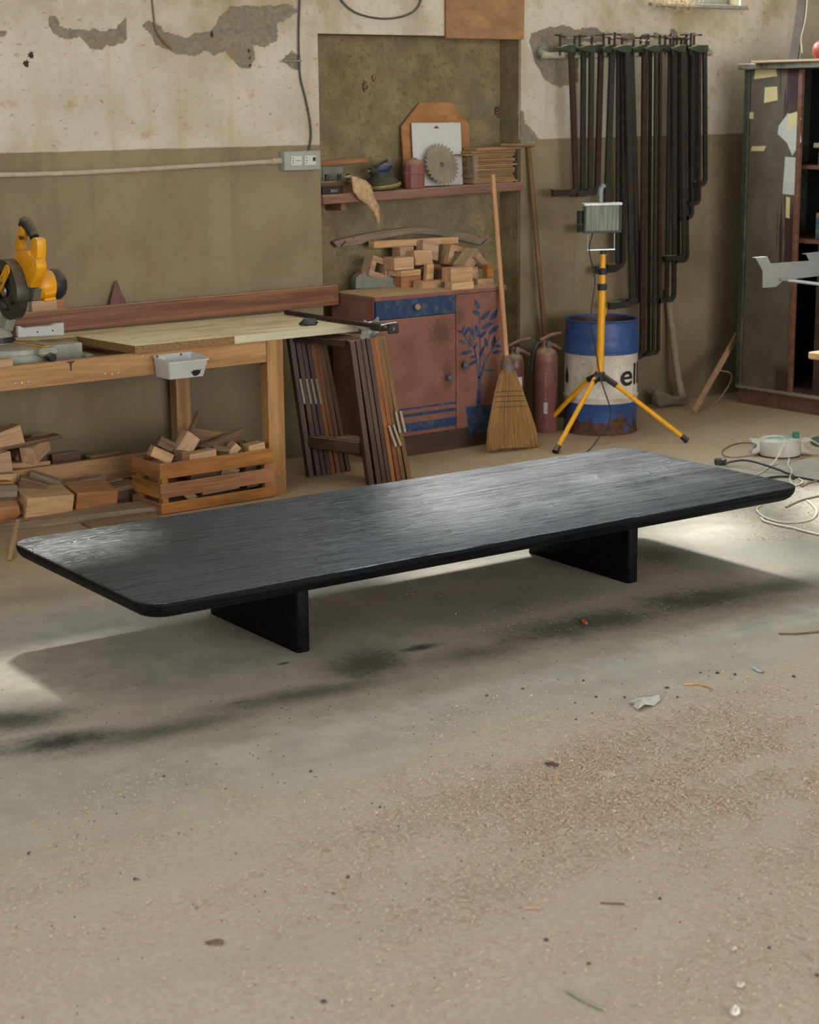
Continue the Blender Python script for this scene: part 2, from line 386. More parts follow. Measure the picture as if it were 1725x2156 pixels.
def build_wall_back():
    mb = MB(); T = 0.32; x0, x1, zt = -7.0, 3.45, 3.95
    zb, zu = 1.47, 2.222
    for a, b, c, d in ((x0, 0, 0, zb), (NX, x1, 0, zb), (x0, -2.7, zb, zu)): mb.box((a, 0, c), (b, T, d))
    mb.box((0, ND, 0), (NX, T, NZ))
    for a, b, c, d in ((-2.7, 0, zb, zu), (NX, x1, zb, zu), (0, NX, NZ, zu)): mb.box((a, 0.012, c), (b, T, d))
    xs = sorted({x0, x1} | {q for w_ in WINDOWS for q in w_[:2]})
    for a, b in zip(xs[:-1], xs[1:]):
        ws = [w_ for w_ in WINDOWS if w_[0] <= a+1e-6 and w_[1] >= b-1e-6]
        if ws:
            if ws[0][2] > zu+0.01: mb.box((a, 0, zu), (b, T, ws[0][2]))
            mb.box((a, 0, ws[0][3]), (b, T, zt))
        else: mb.box((a, 0, zu), (b, T, zt))
    verts = list(mb.v); faces = list(mb.f); bare = [0.0]*len(verts)
    for a, b, c, d in ((-2.7, 0, zb, zu), (NX, x1, zb, zu), (0, NX, NZ, zu)):
        st = 0.0055; nx = int(round((b-a)/st)); nz = int(round((d-c)/st))
        X, Z = np.meshgrid(np.linspace(a, b, nx+1), np.linspace(c, d, nz+1))
        jx = X + 0.006*fbm2(X, Z, 3, 40); jz = Z + 0.006*fbm2(X, Z, 4, 40)
        m = np.zeros(X.shape, bool)
        for pl in BARE: m |= inpoly(jx, jz, pl)
        mf = m.astype(float)
        y = 0.005*mf + 0.0012*fbm2(X, Z, 5, 6, 4)*0.5 + 0.0006*fbm2(X, Z, 6, 60, 3)
        y[0, :] = y[-1, :] = 0; y[:, 0] = y[:, -1] = 0
        base = len(verts); W_ = nx+1
        verts += list(zip(X.ravel().tolist(), y.ravel().tolist(), Z.ravel().tolist())); bare += mf.ravel().tolist()
        idx = (np.arange(nz)[:, None]*W_ + np.arange(nx)[None, :]).ravel()+base
        faces += list(zip(idx.tolist(), (idx+1).tolist(), (idx+W_+1).tolist(), (idx+W_).tolist()))
        for col in (0, nx):                                   # arris back to the masonry
            for k in range(0, nz):
                p0, p1 = base+k*W_+col, base+(k+1)*W_+col; n = len(verts); xx = a if col == 0 else b
                verts += [(xx, 0.0125, verts[p0][2]), (xx, 0.0125, verts[p1][2])]; bare += [0, 0]
                faces.append((p0, p1, n+1, n) if col == 0 else (p1, p0, n, n+1))
        if c == NZ:
            for k in range(nx):
                p0, p1 = base+k, base+k+1; n = len(verts); verts += [(verts[p0][0], 0.0125, c), (verts[p1][0], 0.0125, c)]; bare += [0, 0]
                faces.append((p1, p0, n, n+1))
    me = bpy.data.meshes.new('wall_back'); me.from_pydata(verts, [], faces)
    at = me.attributes.new('bare', 'FLOAT', 'POINT'); at.data.foreach_set('value', bare)
    me.update(); o = link(me, 'wall_back', WALL, None, Matrix.Identity(4)); return tag(o, 'old back wall with flaking white plaster above olive paint and a recess', kind='structure')
wall_back = build_wall_back()

def floor_material():
    g = G('dusty_concrete'); p = g.pos(); x, y, z = g.sep(p)
    flow = g.scale(p, (1, 1, 1))
    rot = g.n('VectorRotate', Vector=p, Angle=radians(12), rotation_type='Z_AXIS')
    band = g.noise(g.scale(rot, (0.35, 1.5, 1)), 1.7, 4, 0.62)
    n1 = g.noise(p, 1.3, 4, 0.6); n2 = g.noise(p, 7, 5, 0.65); n3 = g.noise(p, 55, 3, 0.7); n4 = g.noise(p, 260, 1, 0.6)
    conc = g.mix(g.mapr(n2, 0.3, 0.7), lin(176, 168, 151), lin(150, 144, 129))
    conc = g.mix(g.math('MULTIPLY', g.mapr(n1, 0.45, 0.65), 0.5), conc, lin(160, 152, 138))
    dust = g.mix(g.mapr(n3, 0.35, 0.65), lin(191, 177, 158), lin(179, 162, 142))
    back = g.mapr(g.math('ADD', y, g.math('MULTIPLY', g.math('SUBTRACT', band, 0.5), 1.2)), -2.0, -1.0)                          # thick sawdust swept along the back of the room
    fore = g.mapr(y, -3.3, -3.95)
    thr = g.math('ADD', g.math('MULTIPLY', band, 0.9), g.math('ADD', g.math('MULTIPLY', back, 0.40), g.math('MULTIPLY', fore, 0.36)))
    dm = g.mapr(g.math('ADD', thr, g.math('MULTIPLY', g.math('SUBTRACT', n2, 0.5), 0.5)), 0.44, 0.86)
    col = g.mix(g.math('MULTIPLY', dm, 0.85), conc, dust)
    col = g.mix(g.math('MULTIPLY', g.math('MULTIPLY', back, g.mapr(n2, 0.25, 0.6, 0.5, 1.0)), 0.7), col, lin(186, 154, 116))
    # black overspray and oil stains
    stain = None
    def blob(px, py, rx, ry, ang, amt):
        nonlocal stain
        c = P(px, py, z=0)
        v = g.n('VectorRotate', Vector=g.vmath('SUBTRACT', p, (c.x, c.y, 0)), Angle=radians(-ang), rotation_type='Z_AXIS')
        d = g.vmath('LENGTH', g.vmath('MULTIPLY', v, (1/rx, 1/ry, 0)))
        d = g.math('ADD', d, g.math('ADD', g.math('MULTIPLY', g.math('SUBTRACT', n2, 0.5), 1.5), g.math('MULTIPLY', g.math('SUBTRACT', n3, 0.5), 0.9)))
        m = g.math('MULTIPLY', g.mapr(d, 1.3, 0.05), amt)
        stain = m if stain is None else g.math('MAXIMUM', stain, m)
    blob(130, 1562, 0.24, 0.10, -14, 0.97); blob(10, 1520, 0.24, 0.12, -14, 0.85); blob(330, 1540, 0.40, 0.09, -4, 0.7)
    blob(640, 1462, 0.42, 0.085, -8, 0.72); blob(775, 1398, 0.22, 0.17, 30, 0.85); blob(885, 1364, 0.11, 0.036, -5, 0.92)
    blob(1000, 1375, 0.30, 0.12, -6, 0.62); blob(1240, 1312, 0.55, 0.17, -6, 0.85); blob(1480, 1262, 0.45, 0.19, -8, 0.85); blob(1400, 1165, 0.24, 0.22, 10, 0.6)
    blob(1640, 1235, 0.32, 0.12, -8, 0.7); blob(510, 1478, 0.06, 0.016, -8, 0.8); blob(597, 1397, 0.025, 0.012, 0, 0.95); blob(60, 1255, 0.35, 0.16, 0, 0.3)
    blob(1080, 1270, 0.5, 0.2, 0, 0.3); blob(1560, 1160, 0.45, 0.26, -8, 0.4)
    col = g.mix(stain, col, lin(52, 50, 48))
    specks = g.mapr(g.noise(p, 120, 2, 0.5), 0.66, 0.74)
    col = g.mix(g.math('MULTIPLY', specks, 0.55), col, lin(88, 82, 74))
    col = g.mix(g.math('MULTIPLY', g.mapr(n4, 0.66, 0.74), 0.5), col, lin(206, 184, 152))
    h = g.math('ADD', g.math('MULTIPLY', n3, 0.6), g.math('ADD', g.math('MULTIPLY', n4, 0.5), g.math('MULTIPLY', n2, 0.8)))
    return g.done(col, 0.82, g.bump(h, 0.35, 0.006), Specular_IOR_Level=0.25)
fl = MB().box((-7.2, -12.2, -0.1), (3.7, 0.32, 0)).build('floor', floor_material(), M=Matrix.Identity(4))
tag(fl, 'dusty concrete workshop floor with sawdust and black overspray stains', kind='structure')

ROOMW = plain('whitewashed_plaster', lin(180, 170, 148), 0.9, var=0.1, bump=0.2, scale=9)
tag(MB().box((3.45, -12.2, 0), (3.75, 0.32, 3.95)).build('wall_right', ROOMW, M=Matrix.Identity(4)), 'whitewashed wall behind the open cupboard', kind='structure')
tag(MB().box((-7.3, -12.2, 0), (-7.0, 0.32, 1.6)).box((-7.3, -12.2, 3.2), (-7.0, 0.32, 3.95)).box((-7.3, -12.2, 1.6), (-7.0, -6.5, 3.2)).box((-7.3, -2.7, 1.6), (-7.0, 0.32, 3.2)).build('wall_left', ROOMW, M=Matrix.Identity(4)), 'whitewashed side wall out of the picture', kind='structure')
wf = MB().box((-7.0, -12.3, 0), (-5.0, -12.0, 3.95)).box((2.2, -12.3, 0), (3.45, -12.0, 3.95)).box((-5.0, -12.3, 3.5), (2.2, -12.0, 3.95))
tag(wf.build('wall_front', ROOMW, M=Matrix.Identity(4)), 'whitewashed front wall with the wide open door', kind='structure')
tag(MB().box((-7.3, -12.3, 3.95), (3.75, 0.32, 4.1)).build('ceiling', plain('ceiling_white', lin(176, 168, 150), 0.9, var=0.06), M=Matrix.Identity(4)), 'plain pale workshop ceiling', kind='structure')

def glass_mat():
    g = G('dusty_window_glass'); t = g.n('BsdfTransparent', Color=(0.93, 0.96, 0.97)); d = g.n('BsdfTranslucent', Color=(0.8, 0.84, 0.86))
    f = g.mapr(g.noise(g.coord(), 5, 6), 0.35, 0.75, 0.06, 0.3)
    mx = g.t.nodes.new('ShaderNodeMixShader'); g.t.links.new(f, mx.inputs[0]); g.t.links.new(t, mx.inputs[1]); g.t.links.new(d, mx.inputs[2])
    out = g.t.nodes['Material Output']; g.t.links.new(mx.outputs[0], out.inputs[0]); return g.m
GLASSM = glass_mat(); FRAMEM = plain('grey_window_frame', lin(150, 146, 136), 0.6, dust=0.5)
for i, (a, b, c, d) in enumerate(WINDOWS):
    mb = MB(); t = 0.045; y0, y1 = 0.10, 0.15
    mb.box((a, y0, c), (b, y1, c+t)); mb.box((a, y0, d-t), (b, y1, d)); mb.box((a, y0, c+t), (a+t, y1, d-t)); mb.box((b-t, y0, c+t), (b, y1, d-t))
    wo = mb.build('window_%d' % (i+1), FRAMEM, M=Matrix.Identity(4), bevel=0.003)
    tag(wo, ['clerestory window above the saw bench', 'clerestory window above the recess', 'bright clerestory window above the hanging clamps'][i], kind='structure')
    nb = max(1, int(round((b-a)/0.7))); 
    for k in range(nb):
        xa, xb = a+t+(b-a-2*t)*k/nb, a+t+(b-a-2*t)*(k+1)/nb
        if k: MB().box((xa-0.015, y0, c+t), (xa+0.015, y1, d-t)).build('glazing_bar', FRAMEM, wo)
        MB().box((xa+(0.015 if k else 0), 0.122, c+t), (xb-(0.015 if k < nb-1 else 0), 0.127, d-t)).build('pane', GLASSM, wo)
    MB().box((a-0.03, -0.03, c-0.022), (b+0.03, 0.10, c)).build('window_sill', FRAMEM, wo, bevel=0.003) if i == 2 else None

mb = MB()  # invented window in the left wall, added to house the fill light
for a, b in (((-7.13, -6.5, 1.6), (-7.08, -2.7, 1.65)), ((-7.13, -6.5, 3.15), (-7.08, -2.7, 3.2)), ((-7.13, -6.5, 1.65), (-7.08, -6.45, 3.15)), ((-7.13, -2.75, 1.65), (-7.08, -2.7, 3.15)), ((-7.13, -4.62, 1.65), (-7.08, -4.58, 3.15))): mb.box(a, b)
wo = tag(mb.build('window_4', FRAMEM, M=Matrix.Identity(4), bevel=0.003), 'added window opening for the left fill light, out of the picture', kind='structure')
for a, b in ((-6.45, -4.62), (-4.58, -2.75)): MB().box((-7.108, a, 1.65), (-7.103, b, 3.15)).build('pane', GLASSM, wo)

# plywood sheet covering the lintel
a, b = P(940, 76, y=-0.018), P(1104, 78, y=-0.018)
PLY = wood('plywood_sheet', lin(176, 134, 92), lin(140, 100, 64), 9, 0.8, 0.2, 0.05, stretch=0.5)
o = beam('plywood_sheet', (a.x, -0.011, 2.160), (b.x, -0.011, 2.160), 0.018, 0.285, PLY)
tag(o, 'brown plywood sheet fixed over the right end of the lintel', 'plywood sheet')

# damage in the recess render: broken hollow bricks showing
def pit(cx, cy, rx, ry, yy, par, mat, name='broken_brick_hole'):
    c = P(cx, cy, y=yy); mb = MB(); n = 14; ring = []
    for k in range(n):
        q = 1+0.28*sin(3*k+cx)+0.15*cos(5*k+cy); ring.append((c.x+rx*q*cos(2*pi*k/n), yy, c.z+ry*q*sin(2*pi*k/n)))
    mb.prism(ring, (0, -0.002, 0)); o = mb.build(name, mat, par)
    if name != 'broken_brick_hole': return
    ribs = MB()
    for k in range(4):
        zz = c.z-ry*0.75+ry*1.5*k/3; ww = rx*0.75*(1-abs(k-1.5)/3)
        ribs.bar((c.x-ww, yy-0.004, zz), (c.x+ww, yy-0.004, zz+0.006), 0.006, 0.006)
    ribs.build('brick_ridge', BRICK, o)
PITM = plain('dark_brick_hollow', lin(70, 50, 38), 0.95, var=0.3); BRICK = plain('old_brick', lin(150, 108, 78), 0.9, var=0.2)
for a_ in ((768, 182, 0.016, 0.024), (786, 164, 0.012, 0.014), (1047, 235, 0.018, 0.032)): pit(*a_, ND, wall_back, PITM)
for a_ in ((65, 116, 0.012, 0.014), (55, 134, 0.013, 0.014), (524, 107, 0.006, 0.008), (526, 122, 0.005, 0.006), (526, 138, 0.005, 0.006), (446, 72, 0.008, 0.014), (624, 60, 0.008, 0.012)):
    pit(*a_, -0.0005 if a_[0] < 100 else 0.004, wall_back, PITM, 'plug_hole')
pit(1087, 650, 0.012, 0.022, -0.0005, wall_back, PITM, 'plug_hole')

# ------------------------------------------------------------------ the low black table
def black_wood(name, top):
    g = G(name); c = g.coord()
    wob = g.noise(g.scale(c, (0.5, 1, 1)), 1.3, 2); wy = g.n('CombineXYZ', X=0.0, Y=g.math('MULTIPLY', wob, 0.07), Z=0.0)
    v = g.vmath('ADD', g.scale(c, (0.016, 1, 1)), wy)
    fine = g.noise(v, 115, 3, 0.7)
    col = g.mix(g.mapr(fine, 0.38, 0.64), lin(4, 4, 5), lin(38, 39, 41))
    if not top: return g.done(g.mix(0.6, col, lin(8, 8, 9)), 0.55, g.bump(fine, 0.5, 0.004), Specular_IOR_Level=0.12)
    mid = g.noise(v, 30, 2, 0.6); big = g.noise(g.vmath('ADD', g.scale(c, (0.010, 1, 1)), wy), 8, 2, 0.5)
    patch = g.noise(g.scale(c, (1.0, 1.6, 1)), 4.2, 5, 0.7)
    chat = g.noise(g.scale(g.n('VectorRotate', Vector=c, Angle=radians(24), rotation_type='Z_AXIS'), (30, 9, 1)), 1.0, 2, 0.6)
    crack = g.mapr(g.math('ABSOLUTE', g.math('SUBTRACT', big, 0.5)), 0.0, 0.005)
    cm = g.math('MULTIPLY', g.mapr(chat, 0.56, 0.68), g.mapr(patch, 0.48, 0.6))
    h = g.math('ADD', g.math('ADD', g.math('MULTIPLY', fine, 1.3), g.math('MULTIPLY', mid, 1.3)), g.math('ADD', g.math('MULTIPLY', crack, 0.25), g.math('MULTIPLY', cm, 0.18)))
    rgh = g.math('ADD', g.mapr(patch, 0.3, 0.7, 0.31, 0.45), g.math('MULTIPLY', g.math('SUBTRACT', fine, 0.5), 0.6))
    return g.done(g.mix(g.math('SUBTRACT', 1.0, crack), g.mix(g.mapr(mid, 0.42, 0.58, 0.75, 0.0), col, (0.002, 0.002, 0.002)), (0.001, 0.001, 0.001)), rgh, g.bump(h, 1.0, 0.0095), Specular_IOR_Level=0.34)
BLKT = black_wood('black_stained_oak_top', True); BLK = black_wood('black_stained_oak', False)
TH = radians(-2.18)
tc = Vector((cos(TH)*-1.15 - sin(TH)*-2.487, sin(TH)*-1.15 + cos(TH)*-2.487, 0))
tb = thing('low_table', 'long low black stained wooden table standing on the workshop floor', 'table', tc, TH)
def rrect(hx, hy, r, n=10):
    return [(sx*(hx-r)+r*cos(a), sy*(hy-r)+r*sin(a)) for sx, sy, a0 in ((1, 1, 0), (-1, 1, 90), (-1, -1, 180), (1, -1, 270)) for a in [radians(a0+90*k/n) for k in range(n+1)]]
HXT, HYT = 1.352, 0.500
rings = [(0.258, 0.034), (0.262, 0.024), (0.270, 0.013), (0.281, 0.005), (0.293, 0.001), (0.303, 0.0), (0.3075, 0.0015), (0.3095, 0.0045), (0.310, 0.008)]
mb = MB(); N_ = 44
for z, ins in rings:
    mb.v += [(x, y, z) for x, y in rrect(HXT-ins, HYT-ins, 0.085-ins*0.6)]
for i in range(len(rings)-1):
    for k in range(N_): mb.f.append((i*N_+k, i*N_+(k+1) % N_, (i+1)*N_+(k+1) % N_, (i+1)*N_+k))
mb.f.append(tuple(range(N_))[::-1]); mb.f.append(tuple(range((len(rings)-1)*N_, len(rings)*N_)))
tto = mb.build('table_top', [BLK, BLKT], tb, local=True, smooth=True, ang=50)
for pg in tto.data.polygons: pg.material_index = 1 if pg.normal.z > 0.7 else 0
def legblk():
    g = BLK.copy(); g.name = 'black_stained_leg'; return g
for sx in (-1, 1):
    mb = MB(); pts = [(0.70*sx+x, y, 0) for x, y in rrect(0.025, 0.290, 0.014, 5)]
    mb.prism(pts, (0, 0, 0.262))
    M = WM[tb.name] @ Matrix.Rotation(radians(90), 4, 'Z') @ Matrix.Translation((0, 0, 0))
    I = (Matrix.Rotation(radians(90), 4, 'Z')).inverted()
    mb.v = [tuple(I @ Vector(v)) for v in mb.v]
    mb.build('table_leg', BLK, tb, M=M, local=True, smooth=True, bevel=0.0015, ang=60)

# ------------------------------------------------------------------ workbench on the left
BX0, BX1, BY0, BY1, BZ = -3.3, -0.675, -0.66, -0.03, 0.695
wb = thing('workbench', 'long pine workbench frame carrying the mitre saw by the wall', 'workbench', ((BX0+BX1)/2, -0.35, 0))
beam('leg', (BX1-0.04, BY0+0.028, 0), (BX1-0.04, BY0+0.028, BZ), 0.085, 0.056, PINE, wb, up=(0, 1, 0))
beam('leg', (-0.865, -0.075, 0), (-0.865, -0.075, BZ), 0.075, 0.06, PINE, wb, up=(0, 1, 0))
beam('leg', (BX0+0.04, BY0+0.028, 0), (BX0+0.04, BY0+0.028, BZ), 0.085, 0.056, PINE, wb, up=(0, 1, 0))
beam('leg', (BX0+0.04, -0.075, 0), (BX0+0.04, -0.075, BZ), 0.075, 0.06, PINE, wb, up=(0, 1, 0))
ap = beam('front_apron', (BX0+0.09, BY0+0.0185, 0.648), (BX1-0.085, BY0+0.0185, 0.648), 0.037, 0.096, PINE, wb)
beam('back_apron', (BX0, -0.05+0.0, 0.645), (BX1, -0.02, 0.645), 0.03, 0.09, PINE, wb)
beam('side_rail', (BX1-0.03, -0.60, 0.645), (BX1-0.03, -0.11, 0.645), 0.04, 0.09, PINE, wb)
beam('lower_stretcher', (BX0+0.08, -0.2, 0.125), (-0.92, -0.2, 0.125), 0.03, 0.104, PINE, wb)
for xx in (-2.45, -1.42): beam('saw_bearer', (xx, -0.62, 0.635), (xx, -0.08, 0.635), 0.09, 0.04, BROWN, wb)
beam('saw_shelf', (-2.5, -0.40, 0.661), (-1.36, -0.40, 0.661), 0.44, 0.012, BROWN, wb)
SCREW = plain('screw_head', lin(150, 146, 134), 0.4, 0.7)
for px, py in ((33, 808), (47, 807), (62, 805), (222, 787), (237, 788), (250, 786), (302, 750)):
    c = P(px, py, y=BY0); MB().lathe([(0.006, 0), (0.006, 0.0015), (0.003, 0.002)], 8, M=Matrix.Rotation(radians(90), 3, 'X'), c=c).build('screw', SCREW, ap)
# drip of brown stain on the apron
c = P(148, 758, y=BY0); c.z = 0.684; MB().prism([(c.x-0.02, BY0, c.z+0.008), (c.x+0.022, BY0, c.z+0.010), (c.x+0.006, BY0, c.z-0.004), (c.x+0.004, BY0, c.z-0.03), (c.x-0.003, BY0, c.z-0.03), (c.x-0.004, BY0, c.z-0.002)], (0, -0.0006, 0)).build('stain_drip', plain('brown_drip', lin(78, 44, 30), 0.5), ap)

def chipboard():
    g = G('chipboard_sheet'); c = g.coord(); nz = g.sep(g.n('NewGeometry', out=1))[2]
    n = g.noise(c, 160, 3, 0.7); chips = g.mix(g.mapr(n, 0.35, 0.65), lin(160, 122, 74), lin(108, 78, 46))
    big = g.noise(g.scale(c, (0.35, 1.6, 1)), 9, 6, 0.65)
    face = g.mix(g.mapr(big, 0.42, 0.66), lin(238, 226, 194), lin(216, 190, 146))
    face = g.mix(g.math('MULTIPLY', g.mapr(g.noise(c, 70, 4, 0.7), 0.55, 0.7), 0.5), face, lin(170, 130, 84))
    return g.done(g.mix(g.mapr(nz, 0.5, 0.8), chips, face), 0.7, g.bump(n, 0.25, 0.002))
CHIP = chipboard(); PALEEDGE = wood('pale_pine_edging', lin(212, 204, 178), lin(186, 172, 140), 26, 0.7, 0.1, 0.0)
wt = thing('worktop_board', 'pale chipboard worktop with an angled cut lying on the workbench', 'worktop', (-1.0, -0.35, BZ))
z0, z1 = BZ, BZ+0.035
out = [(-0.265, -0.640), (-0.265, -0.062), (BX0, -0.062), (BX0, -0.215), (-1.445, -0.215), (-1.41, -0.668), (-0.925, -0.668), (-0.925, -0.640)]
MB().prism([(x, y, z0) for x, y in out], (0, 0, z1-z0)).build('chipboard_panel', CHIP, wt, bevel=0.001)
beam('pine_edging', (-0.925, -0.6545, (z0+z1)/2), (-0.265, -0.6545, (z0+z1)/2), 0.027, z1-z0+0.0006, PALEEDGE, wt)

# walnut plank standing on edge at the back
pl = beam('walnut_plank', (-1.66, -0.045, 0.782), (0.055, -0.045, 0.790), 0.022, 0.094, WALNUT)
tag(pl, 'dark walnut plank set on edge along the back of the bench', 'plank')
beam('dusty_top_edge', (-1.66, -0.045, 0.8295), (0.055, -0.045, 0.8375), 0.021, 0.0015, plain('plank_dust', DUST, 0.9), pl, bevel=0)

# offcuts standing behind the plank, left end
o = block('offcut_block', P(92, 641, y=-0.015) + Vector((0, 0, -0.055)), (0.12, 0.02, 0.15), (0, 0, 0), PALE); tag(o, 'wide pale offcut standing behind the plank beneath the saw motor', 'wood offcut', 'offcuts on the bench')
o = block('offcut_block', P(126, 640, y=-0.015) + Vector((0, 0, -0.05)), (0.04, 0.02, 0.14), (0, 0, 0), ORANGE); tag(o, 'small orange offcut standing behind the plank right of the saw', 'wood offcut', 'offcuts on the bench')
for o_ in bpy.data.objects:
    pass

# crumpled purple rag against the wall
c = P(246, 640, y=-0.03); mb = MB(); n = 18; prof = [(0.0, 0.052), (0.05, 0.048), (0.09, 0.034), (0.125, 0.016), (0.15, 0.003)]
for i, (z, r) in enumerate(prof):
    for k in range(n):
        q = 1+0.22*sin(3*k*2*pi/n+z*30)+0.12*sin(5*k*2*pi/n)
        mb.v.append((c.x+r*q*cos(2*pi*k/n)+z*0.05, c.y+0.45*r*q*sin(2*pi*k/n), 0.76+z+0.035*i/4))
for i in range(len(prof)-1):
    for k in range(n): mb.f.append((i*n+k, i*n+(k+1) % n, (i+1)*n+(k+1) % n, (i+1)*n+k))
mb.f.append(tuple(range(n))[::-1]); mb.f.append(tuple(range(4*n, 5*n)))
mb.v = [(x, min(y*0.5-0.008, -0.004), z-0.008) for x, y, z in mb.v]
tag(mb.build('rag', plain('dusty_purple_cloth', lin(118, 84, 80), 0.95, var=0.2, dust=0.3), smooth=True, ang=80), 'crumpled dusty purple rag pushed up between plank and wall', 'rag')

# black lump of pitch
c = P(660, 686, z=z1); mb = MB(); n = 14
for i, (rz, rr) in enumerate(((0, .9), (0.008, 1.0), (0.018, .92), (0.027, .6), (0.030, .2))):
    for k in range(n):
        q = rr*(1+0.16*sin(2.3*k+i)+0.1*sin(4*k+2*i)); mb.v.append((c.x+0.043*q*cos(2*pi*k/n), c.y+0.035+0.032*q*sin(2*pi*k/n), z1+rz*(1+0.2*sin(k))))
for i in range(4):
    for k in range(n): mb.f.append((i*n+k, i*n+(k+1) % n, (i+1)*n+(k+1) % n, (i+1)*n+k))
mb.f.append(tuple(range(n))[::-1]); mb.f.append(tuple(range(4*n, 5*n)))
tag(mb.build('rock_lump', plain('black_rock', lin(44, 46, 44), 0.55, var=0.4, bump=0.5, scale=60), smooth=True, ang=25), 'lumpy black stone lying on the worktop corner', 'stone')

# sash clamp lying along the end of the worktop
sc = thing('sash_clamp', 'old dark metal sash clamp lying across the worktop end', 'clamp', (-0.3, -0.5, z1))
ca, cb = P(602, 657, z=z1+0.012), P(800, 688, z=z1+0.012)
beam('clamp_bar', ca, cb, 0.022, 0.018, RUSTY, sc)
dd = (cb-ca).normalized()
beam('clamp_head', cb-dd*0.05, cb+dd*0.035, 0.05, 0.034, DARKST, sc, bevel=0.006)
MB().tube([cb+dd*0.02, cb+dd*0.10], 0.008, 10).build('screw_spindle', STEEL, sc, smooth=True)
beam('clamp_jaw', cb+dd*0.09-Vector((0.02, 0, 0)), cb+dd*0.09+Vector((0.035, 0, 0)), 0.02, 0.045, DARKST, sc, bevel=0.005)
MB().tube([cb+dd*0.05+Vector((-0.03, 0, 0.012)), cb+dd*0.07+Vector((0.04, 0, 0.02))], 0.005, 8).build('tommy_bar', STEEL, sc, smooth=True)
# crumpled clear plastic hanging on the corner
g = G('clear_plastic_film'); g.done((0.75, 0.73, 0.72), 0.18, Transmission_Weight=0.55, Alpha=0.7, Specular_IOR_Level=0.8); FILM = g.m
c = P(778, 696, y=-0.74); mb = MB(); n = 9; rr = random.Random(4)
for j in range(n):
    for i in range(n):
        u, v = i/(n-1)-0.5, j/(n-1)-0.5
        mb.v.append((c.x+u*0.12*(1-0.3*v), c.y+rr.uniform(-0.018, 0.018)+u*0.03, c.z-v*0.085+rr.uniform(-0.008, 0.008)+0.02*abs(u)))
mb.f = [(j*n+i, j*n+i+1, (j+1)*n+i+1, (j+1)*n+i) for j in range(n-1) for i in range(n-1)]
pf = mb.build('plastic_wrap', FILM, M=None); md = pf.modifiers.new('thickness', 'SOLIDIFY'); md.thickness = 0.0006
tag(pf, 'crumpled clear plastic film caught on the trestle tops', 'plastic wrap')

# translucent screw bin fixed to the apron
g = G('frosted_plastic'); g.done(lin(228, 224, 218), 0.35, Transmission_Weight=0.25, Alpha=0.84, Subsurface_Weight=0.2); FROST = g.m
bl_, br_ = P(320, 748, y=BY0-0.002), P(398, 738, y=BY0-0.002)
bin_ = thing('screw_bin', 'translucent plastic screw bin fixed to the bench apron', 'plastic bin', (bl_.x+0.09, BY0-0.06, 0.60))
xa, xb, yb, yf, zt_, zbm = bl_.x, br_.x+0.012, BY0-0.0015, BY0-0.148, 0.682, 0.592
def rr4(x0, x1, ya, yc, z, r):
    cx_, cy_ = (x0+x1)/2, (ya+yc)/2; return [(cx_+a, cy_+b, z) for a, b in rrect((x1-x0)/2, abs(ya-yc)/2, r, 4)]
mb = MB(); th = 0.0025; L = [rr4(xa+0.012, xb-0.014, yb, yf+0.022, zbm, 0.012), rr4(xa, xb, yb, yf, zt_-0.006, 0.016), rr4(xa-0.004, xb+0.004, yb, yf-0.004, zt_-0.006, 0.016), rr4(xa-0.004, xb+0.004, yb, yf-0.004, zt_, 0.016),
     rr4(xa+th, xb-th, yb-th, yf+th, zt_, 0.014), rr4(xa+0.012+th, xb-0.014-th, yb-th, yf+0.022+th, zbm+th, 0.010)]
# the front lip is lower than the back
L = [[(x, y, z-0.014*(yb-y)/(yb-yf) if i not in (0, 5) else z) for x, y, z in ring] for i, ring in enumerate(L)]
nn = len(L[0])
for ring in L: mb.v += ring
for i in range(len(L)-1):
    for k in range(nn): mb.f.append((i*nn+k, i*nn+(k+1) % nn, (i+1)*nn+(k+1) % nn, (i+1)*nn+k))
mb.f.append(tuple(range(nn))[::-1]); mb.f.append(tuple(range(5*nn, 6*nn)))
mb.build('tray', FROST, bin_, smooth=True, ang=40)
for px, py in ((331, 750), (381, 746)):
    c = P(px, py, y=BY0-0.006); MB().lathe([(0.005, 0), (0.005, 0.002), (0.002, 0.003)], 8, M=Matrix.Rotation(radians(90), 3, 'X'), c=c).build('fixing_screw', plain('dark_screw', lin(90, 84, 76), 0.4, 0.6), bin_)
MB().box((xa+0.03, yb-0.006, 0.604), (xa+0.062, yb-0.005, 0.672)).build('paper_slip', plain('white_paper', lin(214, 212, 206), 0.8, var=0.03), bin_)
# printed black emblem on the front of the bin
c = Vector(((xa+xb)/2+0.035, 0, 0.612)); em = [(-0.026, 0.006), (-0.016, 0.004), (-0.012, 0.012), (-0.004, 0.009), (0.004, 0.013), (0.012, 0.009), (0.026, 0.013), (0.020, 0.004), (0.022, -0.004), (0.012, -0.012), (0.0, -0.015), (-0.012, -0.011), (-0.016, -0.003)]
MB().prism([(c.x+a, yf+0.0125-b*0.36, c.z+b) for a, b in em], (0, -0.001, 0.0)).build('printed_emblem', BLACKPL, bin_)
knob = P(415, 763, y=BY0-0.09); o = MB().lathe([(0.0, 0.012), (0.009, 0.011), (0.012, 0.004), (0.010, 0)], 12, c=(knob.x, BY0-0.075, zbm+0.004), cap=False).build('round_plug', BLACKPL, smooth=True); tag(o, 'small dark round plug inside the screw bin', 'plug')

